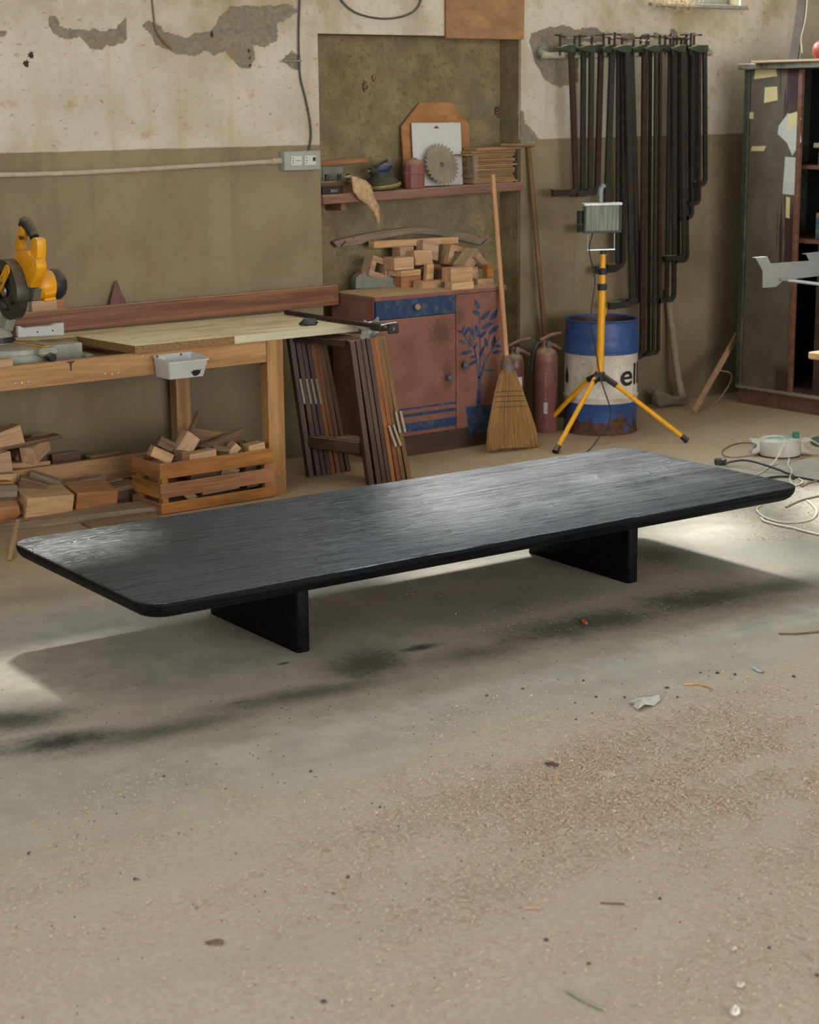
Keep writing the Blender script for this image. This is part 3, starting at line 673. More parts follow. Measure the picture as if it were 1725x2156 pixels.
# ------------------------------------------------------------------ mitre saw
CAST = plain('cast_grey_green_metal', lin(150, 152, 138), 0.5, 0.15, var=0.1, dust=0.35); FENCE = plain('pale_cast_fence', lin(186, 184, 178), 0.5, 0.2, var=0.06, dust=0.2)
GUARD = plain('dark_guard_metal', lin(66, 62, 54), 0.45, 0.3, var=0.2, dust=0.25, scale=12)
ZS = 0.667
ms = thing('mitre_saw', 'yellow and black mitre saw on the left end of the bench', 'mitre saw', (-1.85, -0.40, ZS))
MB().lathe([(0.165, 0.0), (0.17, 0.012), (0.17, 0.050), (0.162, 0.058), (0.160, 0.074), (0.150, 0.080)], 40, c=(-1.845, -0.42, ZS)).build('turntable', CAST, ms, smooth=True)
mb = MB().box((-2.15, -0.46, ZS), (-1.545, -0.335, ZS+0.07)); mb.prism([(-1.545, -0.49, ZS), (-1.50, -0.47, ZS), (-1.50, -0.37, ZS), (-1.545, -0.335, ZS)], (0, 0, 0.018)); mb.build('base', CAST, ms, bevel=0.008, seg=2, smooth=True)
# fence profile traced on its own plane
yfn = -0.352
fp = [P(*q, y=yfn) for q in ((38, 711), (37, 687), (44, 687), (50, 690), (108, 685), (116, 681), (135, 679), (136, 706))]
MB().prism(fp, (0, 0.022, 0)).build('fence', FENCE, ms, bevel=0.003, smooth=True)
for q in ((79, 699), (111, 696)):
    MB().lathe([(0.004, 0), (0.004, 0.001)], 8, M=Matrix.Rotation(radians(90), 3, 'X'), c=P(*q, y=yfn)).build('fence_bolt', BLACKPL, ms)
a_, b_ = Vector((-1.80, -0.36, ZS+0.066)), Vector((-1.775, -0.625, ZS+0.066))
arm = beam('mitre_arm', a_, b_, 0.09, 0.034, CAST, ms, bevel=0.01)
beam('slot_plate', a_+Vector((0, 0, 0.019)), b_+Vector((0, 0.03, 0.019)), 0.042, 0.004, plain('yellow_slot_plate', lin(210, 160, 60), 0.5, var=0.15), arm)
beam('blade_slot', a_+Vector((0, 0, 0.0215)), b_+Vector((0, 0.05, 0.0215)), 0.008, 0.001, BLACKPL, arm)
MB().tube([b_+Vector((0.0, 0.01, -0.02)), b_+Vector((0.003, -0.02, -0.022))], [0.02, 0.016], 10).build('mitre_lock_knob', BLACKPL, arm, smooth=True)
MB().lathe([(0.085, 0), (0.085, 0.02), (0.07, 0.055), (0.045, 0.075)], 24, c=(-1.87, -0.30, ZS+0.07)).build('pivot_housing', CAST, ms, smooth=True)
sccol = MB(); arcv = [(0.088*cos(radians(a)), 0.088*sin(radians(a))) for a in range(200, 345, 12)]
for (x, y), (x2, y2) in zip(arcv[:-1], arcv[1:]): sccol.add([(-1.87+x, -0.30+y, ZS+0.084), (-1.87+x2, -0.30+y2, ZS+0.084), (-1.87+x2*0.99, -0.30+y2*0.99, ZS+0.108), (-1.87+x*0.99, -0.30+y*0.99, ZS+0.108)], [(0, 1, 2, 3)])
sccol.build('angle_scale', BLACKPL, ms)
# blade guard: fixed upper shroud, lower guard and blade in the plane x = const
XB = -1.83; bc = Vector((XB, -0.405, 0.968))
RX = Matrix.Rotation(radians(90), 3, 'Y')
MB().lathe([(0.03, -0.022), (0.108, -0.022), (0.118, -0.016), (0.118, 0.02), (0.108, 0.024), (0.03, 0.024)], 40, M=RX, c=bc).build('lower_guard', plain('smoked_guard', lin(58, 58, 50), 0.35, 0.2, var=0.2), ms, smooth=True, ang=50)
for k in range(4):
    a0 = radians(20+90*k); c2 = bc+Vector((-0.0235, 0.068*cos(a0), 0.068*sin(a0))); t_ = Vector((0, -sin(a0), cos(a0)))
    MB().tube([c2-t_*0.03, c2-t_*0.015, c2+t_*0.015, c2+t_*0.03], [0.006, 0.014, 0.014, 0.006], 10).build('guard_slot', BLACKPL, ms)
mb = MB()
for i in range(2):
    pass
sh = []
for a in range(-25, 206, 11): sh.append((bc.y+0.130*cos(radians(a)), bc.z+0.130*sin(radians(a))))
for a in range(205, -26, -11): sh.append((bc.y+0.078*cos(radians(a)), bc.z+0.078*sin(radians(a))))
MB().prism([(XB-0.034, y, z) for y, z in sh], (0.07, 0, 0)).build('upper_guard', GUARD, ms, bevel=0.006, seg=2, smooth=True)
MB().lathe([(0.024, -0.03), (0.020, -0.036), (0.012, -0.038)], 14, M=RX, c=bc).build('arbor_bolt', STEEL, ms, smooth=True)
# yellow name plate with the maker's lettering, lying along the guard
p0, p1 = P(16, 568, x=XB-0.037), P(-9, 622, x=XB-0.037); ax = (p1-p0).normalized(); nrm = Vector((-1, 0, 0)); bi = ax.cross(nrm).normalized()
if bi.y < 0: bi = -bi
capsule = [p0 + bi*0.021*cos(radians(a)) - ax*0.021*sin(radians(a)) for a in range(0, 181, 20)] + [p1 + ax*0.03 + bi*0.021*cos(radians(a)) - ax*0.021*sin(radians(a)) for a in range(180, 361, 20)]
npl = MB().prism(capsule, (-0.004, 0, 0)).build('name_plate', SAWYEL, ms)
tm = text_mesh('DeWALT', 0.030, 0.0006, 0.0); xs = [v.co.x for v in tm.vertices]; wdt = max(xs)
for v in tm.vertices:
    q = p1 - ax*0.020 - ax*(v.co.x*0.098/wdt) + bi*(v.co.y-0.0105) + Vector((-0.0045, 0, 0)); v.co = WM[ms.name].inverted() @ q
link(tm, 'lettering', BLACKPL, npl, WM[ms.name])
# yellow head casting and D handle, traced in the blade plane and given their thickness
def xprism(pts, x, d): return MB().prism([P(a, b, x=x) for a, b in pts], (d, 0, 0))
xprism([(40, 478), (46, 474), (62, 486), (78, 502), (86, 520), (84, 535), (66, 545), (58, 560), (64, 575), (66, 590), (52, 604), (40, 596), (24, 552), (31, 536), (31, 515)], -1.815, 0.055) if False else None
outer = [(38, 482), (42, 475), (55, 480), (66, 492), (72, 501), (64, 503), (56, 508), (52, 516), (54, 522), (60, 524), (64, 520), (66, 512), (72, 501), (84, 499), (91, 508), (91, 545), (93, 560), (92, 575), (82, 590), (75, 607), (60, 607), (56, 590), (46, 572), (40, 560), (24, 550), (30, 538), (30, 515)]
outer = [(38, 482), (42, 475), (53, 482), (62, 493), (69, 502), (80, 499), (90, 505), (92, 520), (91, 548), (93, 564), (90, 577), (80, 592), (74, 607), (60, 606), (56, 590), (46, 572), (40, 560), (24, 550), (30, 538), (31, 515)]
xprism([(31, 515), (37, 482), (41, 475), (46, 480), (50, 490), (46, 498), (42, 508), (42, 518), (46, 527), (31, 531)], -1.80, 0.03).build('handle_grip_front', SAWYEL, ms, bevel=0.006, seg=2, smooth=True)
xprism([(62, 506), (67, 500), (72, 500), (77, 505), (78, 520), (77, 548), (62, 548), (60, 527), (62, 515)], -1.80, 0.045).build('handle_housing', SAWYEL, ms, bevel=0.012, seg=2, smooth=True)
xprism([(31, 530), (46, 526), (56, 527), (62, 540), (74, 546), (77, 562), (75, 577), (68, 592), (63, 607), (55, 606), (52, 590), (44, 572), (38, 560), (24, 550), (30, 538)], -1.815, 0.048).build('head_casting', SAWYEL, ms, bevel=0.01, seg=2, smooth=True)
hg = [P(*q, x=-1.775) for q in ((48, 474), (53, 468), (60, 476), (67, 489), (73, 500))]
MB().tube(smoothpath(hg, 5), [0.020]*4+[0.024]*6+[0.022]*6+[0.019]*5, 12).build('black_handle', BLACKPL, ms, smooth=True, ang=60)
MB().tube([P(50, 500, x=-1.805)+Vector((-0.003, 0, 0)), P(45, 502, x=-1.805)+Vector((-0.003, 0, 0)), P(43, 498, x=-1.805)+Vector((-0.003, 0, 0))], 0.006, 8).build('trigger', BLACKPL, ms)
# motor across the head
m0 = P(70, 602, x=-1.77); ME_ = Matrix.Rotation(radians(90), 3, 'Y')
MB().lathe([(0.048, 0.0), (0.060, 0.012), (0.064, 0.04), (0.062, 0.075), (0.058, 0.080)], 20, M=ME_, c=m0).build('motor_housing', SAWYEL, ms, smooth=True, ang=40)
MB().lathe([(0.062, 0.076), (0.064, 0.084), (0.062, 0.112), (0.050, 0.128), (0.02, 0.133)], 20, M=ME_, c=m0).build('motor_cap', BLACKPL, ms, smooth=True, ang=40)
for dz in (-0.03, -0.055): beam('motor_rib', m0+Vector((0.02, -0.05, dz)), m0+Vector((0.072, -0.05, dz+0.004)), 0.02, 0.014, SAWYEL, ms, bevel=0.004)
mb = MB(); mb.prism([P(*q, x=-1.80) for q in ((58, 607), (76, 607), (70, 634), (56, 636))], (0.03, 0, 0)); mb.build('gear_cover', plain('grey_gear_cover', lin(120, 114, 100), 0.5, 0.3), ms, bevel=0.004)
beam('rear_arm', Vector((-1.815, -0.30, ZS+0.13)), Vector((-1.80, -0.36, 0.93)), 0.05, 0.05, CAST, ms, bevel=0.008)

# ruler end on the apron at the picture's left edge
o = block('timber_offcut', P(2, 768, y=-0.64), (0.08, 0.05, 0.03), (0, 0, 0), PALE); tag(o, 'short pale timber end lying on the apron left of the saw', 'wood offcut', 'offcuts on the bench')
o.location.z = 0.696+0.0155

# ------------------------------------------------------------------ things on the wall
CONDM = plain('beige_conduit', lin(178, 166, 140), 0.6, var=0.1, dust=0.3)
ct = thing('conduit_pipe', 'beige electrical conduit running along the wall to the socket box', 'conduit', P(0, 368, y=-0.015))
pts = [P(-60, 369, y=-0.014), P(100, 366, y=-0.014), P(250, 359, y=-0.014), P(420, 349, y=-0.014), P(575, 340, y=-0.014)]
MB().tube(smoothpath(pts, 6), 0.0115, 12).build('conduit', CONDM, ct, smooth=True)
MB().tube([P(571, 340, y=-0.014), P(594, 338, y=-0.014)], 0.016, 12).build('conduit_coupling', CONDM, ct, smooth=True)
bx = thing('socket_box', 'grey-green double socket box on the wall beside the recess', 'socket box', P(633, 352, y=0))
BOXM = plain('grey_green_plastic', lin(160, 164, 150), 0.45, var=0.04, dust=0.3); MODM = plain('white_socket_plastic', lin(208, 206, 194), 0.4, var=0.02)
pa, pb = P(599, 319, y=-0.048), P(676, 354, y=-0.048)
MB().box((pa.x, -0.048, pb.z-0.006), (pb.x, 0, pa.z)).build('box_body', BOXM, bx, bevel=0.004, seg=2, smooth=True)
zc = (pa.z+pb.z)/2-0.003; wx = pb.x-pa.x
for i, (u0, u1) in enumerate(((0.18, 0.47), (0.55, 0.86))):
    mo = MB().box((pa.x+wx*u0, -0.051, zc-0.022), (pa.x+wx*u1, -0.047, zc+0.022)).build('socket_module', MODM, bx, bevel=0.001)
    for k in (-1, 0, 1):
        MB().lathe([(0.003, 0), (0.003, 0.0012)], 8, M=Matrix.Rotation(radians(90), 3, 'X'), c=(pa.x+wx*(u0+0.045), -0.051, zc+0.012*k)).build('pin_hole', BLACKPL, mo)
    if i == 0:
        MB().lathe([(0.019, 0), (0.019, 0.002), (0.017, 0.002), (0.017, 0)], 20, M=Matrix.Rotation(radians(90), 3, 'X'), c=(pa.x+wx*(u0+0.19), -0.051, zc), cap=False).build('socket_ring', MODM, mo)
        for k in (-1, 0, 1): MB().lathe([(0.0025, 0), (0.0025, 0.0012)], 8, M=Matrix.Rotation(radians(90), 3, 'X'), c=(pa.x+wx*(u0+0.19)+0.009*k, -0.051, zc)).build('pin_hole', BLACKPL, mo)
    else: MB().box((pa.x+wx*(u1-0.09), -0.053, zc-0.004), (pa.x+wx*(u1-0.02), -0.05, zc+0.014)).build('switch_key', BLACKPL, mo)
for q in ((602, 321), (602, 348), (673, 320), (673, 349)): MB().lathe([(0.003, 0), (0.003, 0.001)], 8, M=Matrix.Rotation(radians(90), 3, 'X'), c=P(q[0], q[1], y=-0.0485)).build('cover_screw', SCREW, bx)
WCAB = plain('dark_grey_cable', lin(74, 72, 66), 0.6, dust=0.3)
cbl = [P(*q, y=-0.010) for q in ((651, 316), (655, 285), (652, 250), (643, 205), (633, 165), (630, 120), (629, 70), (631, 0), (632, -40))]
tag(MB().tube(smoothpath(cbl, 6), 0.0048, 8).build('power_cable', WCAB, smooth=True), 'dark grey cable running down the wall into the socket box', 'cable')
lp = [P(*q, y=-0.012) for q in ((705, -25), (722, 5), (748, 26), (785, 37), (822, 39), (858, 31), (880, 15), (892, -20))]
tag(MB().tube(smoothpath(lp, 6), 0.005, 8).build('hanging_cable', WCAB, smooth=True), 'black cable loop hanging above the recess', 'cable')
a_, b_ = P(592, 129, y=-0.012), P(635, 128, y=-0.012)
tag(beam('metal_strap', a_, b_, 0.006, 0.010, STEEL), 'short metal strap crossing the wall cable', 'metal strap')
# brown water-stained cord from the ceiling
tag(MB().tube(smoothpath([P(*q, y=-0.006) for q in ((318, -20), (322, 15), (328, 60), (345, 88), (362, 104))], 5), 0.004, 6).build('brown_string', plain('old_brown_cord', lin(128, 100, 66), 0.9), smooth=True), 'thin old brown cord stuck on the flaking plaster', 'cord')
# roots / straw at the window sill
STRAW = plain('dry_straw', lin(206, 182, 140), 0.8, var=0.2)
mb = MB(); rr = random.Random(3)
for k in range(46):
    x0 = rr.uniform(1385, 1450); p0 = P(x0, rr.uniform(-14, 3), y=-0.02); dx = rr.uniform(-0.16, 0.12); drop = rr.uniform(0.01, 0.06)
    ps = [p0, p0+Vector((dx*0.3, -0.02, -drop*0.9)), p0+Vector((dx*0.7, -0.03, -drop)), p0+Vector((dx, -0.02, -drop*0.5+rr.uniform(-0.01, 0.03)))]
    mb.tube(smoothpath(ps, 3), 0.0011, 4)
tag(mb.build('straw_tuft', STRAW), 'tuft of dry straw hanging from the window sill', 'straw', kind='stuff')

# ------------------------------------------------------------------ shelf in the recess and what lies on it
SHW = wood('dusty_red_shelf_board', lin(150, 108, 88), lin(112, 78, 62), 26, 0.8, 0.25, 0.0, dust=0.85)
sh = beam('wall_shelf', (0.004, 0.075, 1.2505), (1.283, 0.075, 1.2725), 0.186, 0.044, SHW, bevel=0.003)
tag(sh, 'thick dusty wooden shelf spanning the wall recess', 'shelf')
def ZSH(x): return 1.2505+0.022+ (x-0.004)/1.279*0.022+0.0006
MB().box((0.14, 0.03, 1.19), (0.17, 0.165, 1.2335)).build('shelf_bracket', TAN, sh)
# grey tray with small tools at the left end
tr = thing('tool_box', 'open grey box of small metal tools at the left end of the shelf', 'tool box', (0.12, 0.11, ZSH(0.1)))
zz = ZSH(0.1); GREYP = plain('grey_painted_panel', lin(126, 124, 112), 0.7, dust=0.3)
MB().box((0.006, 0.145, zz), (0.235, 0.166, zz+0.125)).build('back_panel', GREYP, tr)
for xx in (0.055, 0.11): MB().box((xx, 0.1435, zz+0.06), (xx+0.003, 0.145, zz+0.12)).build('panel_joint', BLACKPL, tr)
MB().box((0.008, 0.06, zz), (0.26, 0.145, zz+0.055)).build('bin_floor', TAN, tr)
MB().box((0.04, 0.045, zz), (0.165, 0.06, zz+0.034)).build('iron_bar', DARKST, tr, bevel=0.002)
MB().box((0.085, 0.040, zz+0.006), (0.13, 0.0445, zz+0.02)).build('bright_plate', STEEL, tr)
MB().box((0.03, 0.04, zz+0.055), (0.21, 0.06, zz+0.0605)).build('steel_rule', STEEL, tr)
for xx in (0.07, 0.145, 0.20): MB().tube([(xx, 0.05, zz+0.0605), (xx, 0.05, zz+0.093)], 0.010, 8).build('steel_stud', DARKST, tr)
a_, b_ = P(674, 357, y=0.14), P(800, 352, y=0.155)
o = beam('wood_strip', (0.006, 0.155, zz+0.140), (0.39, 0.155, zz+0.152), 0.022, 0.024, ORANGE); tag(o, 'thin wooden strip resting on top of the grey tool box', 'wood strip')
# dusty cloth filter bag hanging over the shelf edge
g = G('dusty_gauze'); c = g.coord(); n_ = g.noise(c, 60, 4); g.done(g.mix(g.mapr(n_, 0.3, 0.7), lin(204, 172, 130), lin(176, 142, 102)), 0.95, g.bump(n_, 0.4, 0.003)); GAUZE = g.m
path = [((735, 376), -0.01, 0.030), ((752, 374), -0.03, 0.040), ((760, 385), -0.045, 0.046), ((766, 404), -0.052, 0.048), ((776, 420), -0.050, 0.042), ((786, 432), -0.045, 0.030), ((792, 448), -0.042, 0.014), ((795, 470), -0.040, 0.004)]
mb = MB(); n = 14
for i, (q, yy, hw) in enumerate(path):
    c = P(*q, y=yy)
    for k in range(n):
        a = 2*pi*k/n; w_ = 1+0.15*sin(3*a+i*1.3); mb.v.append((c.x+1.2*hw*w_*cos(a), c.y+0.014*w_*sin(a)+0.004*sin(5*a+i), c.z+0.35*hw*cos(a)*(-1 if i < 3 else -0.4)))
for i in range(len(path)-1):
    for k in range(n): mb.f.append((i*n+k, i*n+(k+1) % n, (i+1)*n+(k+1) % n, (i+1)*n+k))
mb.f.append(tuple(range(n))[::-1]); mb.f.append(tuple(range(7*n, 8*n)))
tag(mb.build('dust_bag', GAUZE, smooth=True, ang=70), 'sawdust-caked cloth dust bag hanging over the shelf edge', 'dust bag')
# orbital sander
sx = P(806, 398, y=0.05).x; zz = ZSH(sx); s0 = Vector((sx, 0.055, zz))
sd_ = thing('orbital_sander', 'blue and black random orbit sander with yellow rim on the shelf', 'sander', s0)
DKG = plain('dark_green_rubber', lin(46, 50, 44), 0.6, var=0.2, dust=0.12); BLU = plain('dusty_navy_plastic', lin(44, 58, 90), 0.45, var=0.1, dust=0.4)
TL = Matrix.Rotation(radians(-7), 3, 'Y')
MB().lathe([(0.092, 0.0), (0.098, 0.006), (0.098, 0.012)], 28, M=TL, c=s0+Vector((0, 0, 0.012))).build('sanding_pad', plain('pad_grey', lin(110, 104, 84), 0.8, dust=0.3), sd_, smooth=True)
MB().lathe([(0.097, 0.0), (0.099, 0.003), (0.097, 0.007)], 28, M=TL, c=s0+Vector((-0.0015, 0, 0.024))).build('yellow_rim', plain('yellow_rubber', lin(176, 146, 46), 0.6), sd_, smooth=True)
MB().lathe([(0.092, 0.0), (0.075, 0.02), (0.055, 0.036), (0.048, 0.05), (0.046, 0.062)], 24, M=TL, c=s0+Vector((-0.004, 0, 0.031))).build('skirt', DKG, sd_, smooth=True)
mb = MB(); Mx = (Matrix.Translation(s0+Vector((-0.002, 0, 0.112))) @ Matrix.Rotation(radians(-10), 4, 'Y') @ Matrix.Diagonal((0.062, 0.046, 0.030, 1)))
mb.lathe([(sin(a), -cos(a)) for a in [radians(8+164*k/9) for k in range(10)]], 18); mb.v = [tuple(Mx @ Vector(v)) for v in mb.v]; mb.build('palm_grip', BLU, sd_, smooth=True)
MB().tube([s0+Vector((-0.045, -0.01, 0.098)), s0+Vector((-0.085, -0.015, 0.095))], [0.022, 0.016], 12).build('air_inlet', DKG, sd_, smooth=True)
MB().tube([s0+Vector((-0.085, -0.015, 0.096)), s0+Vector((-0.105, -0.018, 0.096))], 0.008, 10).build('hose_nipple', STEEL, sd_, smooth=True)
MB().tube([s0+Vector((-0.06, -0.03, 0.118)), s0+Vector((-0.01, -0.03, 0.142)), s0+Vector((0.02, -0.02, 0.146))], 0.006, 8).build('throttle_lever', BLACKPL, sd_, smooth=True)
# red plastic canister
rx = P(872, 396, y=0.03).x; zz = ZSH(rx); r0 = Vector((rx, 0.03, zz)); REDP = plain('dusty_red_plastic', lin(136, 82, 76), 0.55, var=0.08, dust=0.75)
cn = thing('red_canister', 'dusty red plastic canister in front of the white card', 'canister', r0)
MB().lathe([(0.050, 0), (0.053, 0.004), (0.054, 0.068), (0.0565, 0.070), (0.0565, 0.076), (0.053, 0.078), (0.053, 0.112), (0.048, 0.130), (0.036, 0.141), (0.018, 0.145)], 10, c=r0).build('body', REDP, cn, smooth=True, ang=32)
MB().lathe([(0.016, 0.0), (0.016, 0.007), (0.010, 0.008)], 14, c=r0+Vector((0, 0, 0.144))).build('cap', REDP, cn, smooth=True)
MB().lathe([(0.0545, 0.0), (0.0575, 0.002), (0.0545, 0.004)], 20, c=r0+Vector((0, 0, 0.076)), cap=False).build('seam_band', plain('red_band', lin(170, 126, 104), 0.6), cn, smooth=True)
# eight sided plywood panel, card and saw blade leaning in the recess
def lean(q, zb, ztop_y, zbot_y, ref):
    """photo point onto the plane leaning from zbot_y (at zb) back to ztop_y (0.33 m higher)"""
    d = P(*q, y=0)-CAM; s_ = (ztop_y-zbot_y)/0.33
    t = (zbot_y + (CAM.z-zb)*s_ - CAM.y)/(d.y - d.z*s_); return CAM + d*t
zb_ = ZSH(0.7)
LEANW = wood('panel_plywood', lin(180, 128, 84), lin(150, 100, 62), 14, 0.75, 0.15, 0.0, stretch=0.4)
pp = [lean(q, zb_, 0.155, 0.115, 0) for q in ((851, 404), (843, 266), (880, 217), (905, 214), (948, 215), (985, 263), (988, 392))]
for i in (0, 6): pp[i].z = zb_+0.004
o = MB().prism(pp, (0, -0.012, 0)).build('plywood_octagon', LEANW, bevel=0.001); tag(o, 'eight-sided plywood panel leaning at the back of the shelf', 'panel')
pp = [lean(q, zb_, 0.125, 0.085, 0) for q in ((872, 402), (866, 259), (969, 258), (974, 394))]
for i in (0, 3): pp[i].z = zb_+0.004
cdm = plain('white_card', lin(206, 204, 198), 0.75, var=0.03); cdo = thing('white_card', 'white card with a hanging hole leaning on the plywood panel', 'card', (pp[0]+pp[3])/2)
MB().prism(pp, (0, -0.004, 0)).build('card_sheet', cdm, cdo)
hc = lean((918, 268), zb_, 0.125, 0.085, 0)+Vector((0, -0.0045, 0))
MB().prism([hc+Vector((x, 0, z)) for x, z in ((-0.018, -0.004), (-0.012, 0.003), (-0.006, 0.003), (0, 0.011), (0.006, 0.003), (0.012, 0.003), (0.018, -0.004), (0.008, -0.006), (-0.008, -0.006))], (0, -0.001, 0)).build('hanging_hole', plain('hole_brown', lin(110, 76, 56), 0.9), cdo)
BLADE = plain('worn_saw_blade_steel', lin(150, 138, 120), 0.5, 0.35, var=0.2, dirt=lin(120, 100, 74), dirtamt=0.7, scale=18)
bcn = P(930, 339, y=0.045); R_ = 0.106; ring = []; nt = 28
for k in range(nt):
    a = 2*pi*k/nt
    for da, rr_ in ((0, 1.0), (0.07, 1.03), (0.085, 0.895), (0.14, 0.89)): ring.append((bcn.x+R_*rr_*cos(-a-da), 0, R_*rr_*sin(-a-da)))
tilt = radians(16); bb = Vector((bcn.x, 0, zb_+0.112)); ring = [Vector((x, 0.045+z*sin(tilt), bb.z+z*cos(tilt))) for x, _, z in ring]
sb = thing('spare_blade', 'toothed circular saw blade leaning against the white card', 'saw blade', (bcn.x, 0.02, zb_))
MB().prism(ring, (0, -0.003, 0.0)).build('blade_disc', BLADE, sb)
MB().lathe([(0.013, 0), (0.013, 0.001)], 18, M=Matrix.Rotation(radians(90)-tilt, 3, 'X'), c=bb+Vector((0, 0.0415, 0))).build('bore', plain('bore_dark', lin(84, 76, 66), 0.7), sb)
# grey offcut and stack of thin boards
gx = P(998, 386, y=0.02).x; zz = ZSH(gx); o = block('wood_offcut', (gx, 0.03, zz+0.0745), (0.145, 0.06, 0.035), (0, 86, 0), GREYW); tag(o, 'grey weathered offcut standing between saw blade and board stack', 'wood offcut')
SHIM = wood('thin_board_wood', lin(178, 138, 94), lin(136, 100, 64), 30, 0.8, 0.2, 0.3, dust=0.4)
rr = random.Random(8); zz = ZSH(1.1)-0.004; NSH = 19
for k in range(NSH):
    h = rr.uniform(0.0062, 0.0092) if k < NSH-2 else 0.014
    x0 = 0.955 + rr.uniform(-0.012, 0.012); x1 = 1.245 + rr.uniform(-0.018, 0.012); yy = 0.07 + rr.uniform(-0.012, 0.01)
    if k == NSH-1: x0 += 0.03; x1 += 0.06
    if k == NSH-3: x0 -= 0.05
    o = beam('thin_board', (x0, yy, zz+h/2+0.001), (x1, yy, zz+h/2+0.003), 0.13, h, SHIM); zz += h+0.0018
    tag(o, '%s thin board from the %s of the stack on the shelf' % ((ORD[NSH-1-k] if k > 9 else ORD[k]), 'top' if k > 9 else 'bottom'), 'board', 'thin boards stacked on the shelf')
o = beam('gnarled_stick', (1.13, 0.0, zz+0.010), (1.335, -0.03, zz+0.004), 0.03, 0.018, BROWN, bevel=0.006); tag(o, 'rough broken stick lying across the top of the board stack', 'stick')

# ------------------------------------------------------------------ folded trestles under the worktop overhang
TR_TOP = [738, 750, 760, 771, 779, 787, 795, 803]; TR_BOT = [779, 795, 806, 816, 825, 836, 846, 858]
TR_MAT = [PURPLE, PURPLE, PURPLE, PURPLE, CHEST, CHEST, TAN, TAN]
back_off = Vector((-0.105, 0.335, 0))
HINGE = plain('zinc_hinge', lin(176, 168, 150), 0.4, 0.5, dirt=lin(120, 100, 70), dirtamt=0.4)
TR_LAB = ['dark purple-brown folded trestle nearest the bench leg', 'second dark folded trestle from the bench leg', 'orange-brown folded trestle third from the bench leg', 'light brown folded trestle nearest the red cabinet']
for t in range(4):
    f = [(P(TR_TOP[2*t+j], 712, y=-0.735), P(TR_BOT[2*t+j], 1015, y=-0.760)) for j in (0, 1)]
    c0 = (f[0][1]+f[1][1])/2+back_off/2; c0.z = 0
    tr = thing('trestle', TR_LAB[t], 'trestle', c0, group='folded trestles beside the bench')
    wleg = 0.0235 if t else 0.027; dep = 0.055
    for j in (0, 1):
        top, bot = f[j]; top = Vector((top.x, -0.735, 0.672 if TR_TOP[2*t+j] < 760 else 0.676)); bot = Vector((bot.x, -0.762, 0.0))
        for off in (Vector(), back_off):
            beam('leg', bot+off+Vector((0, 0, 0.001)), top+off+Vector((0, 0, -0.004)), wleg*0.88, dep, TR_MAT[2*t+j], tr, up=(0.3, 1, 0))
        e = (top-bot)
        for hz in (0.17,) if t == 0 else (0.15,):
            k = hz/0.67; p = bot+e*k; dirn = back_off.normalized()
            beam('lower_rail', p+dirn*0.03, p+back_off-dirn*0.03, wleg*0.85, 0.052, TR_MAT[2*t+j], tr)
        beam('top_rail', top+Vector((0, 0, -0.018))+dirn*0.03, top+Vector((0, 0, -0.018))+back_off-dirn*0.03, wleg*0.85, 0.03, TR_MAT[2*t+j], tr)
    if t in (2, 3):
        zs = (0.27, 0.17) if t == 2 else (0.33, 0.23)
        for j in (0, 1):
            top, bot = f[j]; q = lambda zz: bot+(top-bot)*(zz/0.67)
            a_ = q(zs[0]) + Vector((0.0, -0.045, 0)); b_ = q(zs[1]) + Vector((0.018 if t == 2 else 0.0, -0.052, 0))
            a_.z, b_.z = zs
            beam('folding_stay', a_, b_, 0.013, 0.004, HINGE, tr, up=(0, 1, 0))
    if t in (0, 1):
        for j in (0, 1):
            top, bot = f[j]; q = lambda zz: bot+(top-bot)*(zz/0.67)+back_off
            a_ = q(0.46)+Vector((0, -0.034, 0)); b_ = q(0.34)+Vector((0.004, -0.036, 0)); beam('folding_stay', a_, b_, 0.012, 0.004, HINGE, tr, up=(0, 1, 0))

# ------------------------------------------------------------------ terracotta cabinet
CX0, CX1, CY0, CY1, CZ = 0.072, 0.882, -0.338, 0.030, 0.800
def terracotta(name, smudge=()):
    g = G(name); p = g.pos(); c = g.coord(); n = g.noise(c, 7, 6, 0.62); f = g.noise(c, 60, 4, 0.6)
    col = g.mix(g.mapr(n, 0.3, 0.7), lin(142, 96, 82), lin(122, 80, 68)); col = g.mix(g.math('MULTIPLY', g.mapr(f, 0.56, 0.72), 0.35), col, lin(176, 120, 94))
    for (px, py, rx, rz, amt) in smudge:
        q = P(px, py, y=CY0); d = g.vmath('LENGTH', g.vmath('MULTIPLY', g.vmath('SUBTRACT', p, (q.x, q.y, q.z)), (1/rx, 0, 1/rz)))
        m = g.mapr(g.math('ADD', d, g.math('ADD', g.math('MULTIPLY', g.math('SUBTRACT', n, 0.5), 1.2), g.math('MULTIPLY', g.math('SUBTRACT', f, 0.5), 1.6))), 1.0, 0.15, 0, amt)
        col = g.mix(m, col, lin(84, 58, 48))
    nz = g.sep(g.n('NewGeometry', out=1))[2]
    col = g.mix(g.math('MULTIPLY', g.mapr(nz, 0.4, 0.9), g.mapr(g.noise(c, 25, 4), 0.25, 0.55, 0.5, 1)), col, DUST)
    return g.done(col, 0.62, g.bump(f, 0.12, 0.002), Specular_IOR_Level=0.35)
TERRA = terracotta('terracotta_paint'); TERRAD = terracotta('terracotta_door_paint', ((930, 700, 0.10, 0.10, 0.75), (943, 790, 0.045, 0.12, 0.75), (968, 665, 0.05, 0.07, 0.6), (976, 770, 0.05, 0.06, 0.75)))
SIDER = terracotta('dark_red_side', ())
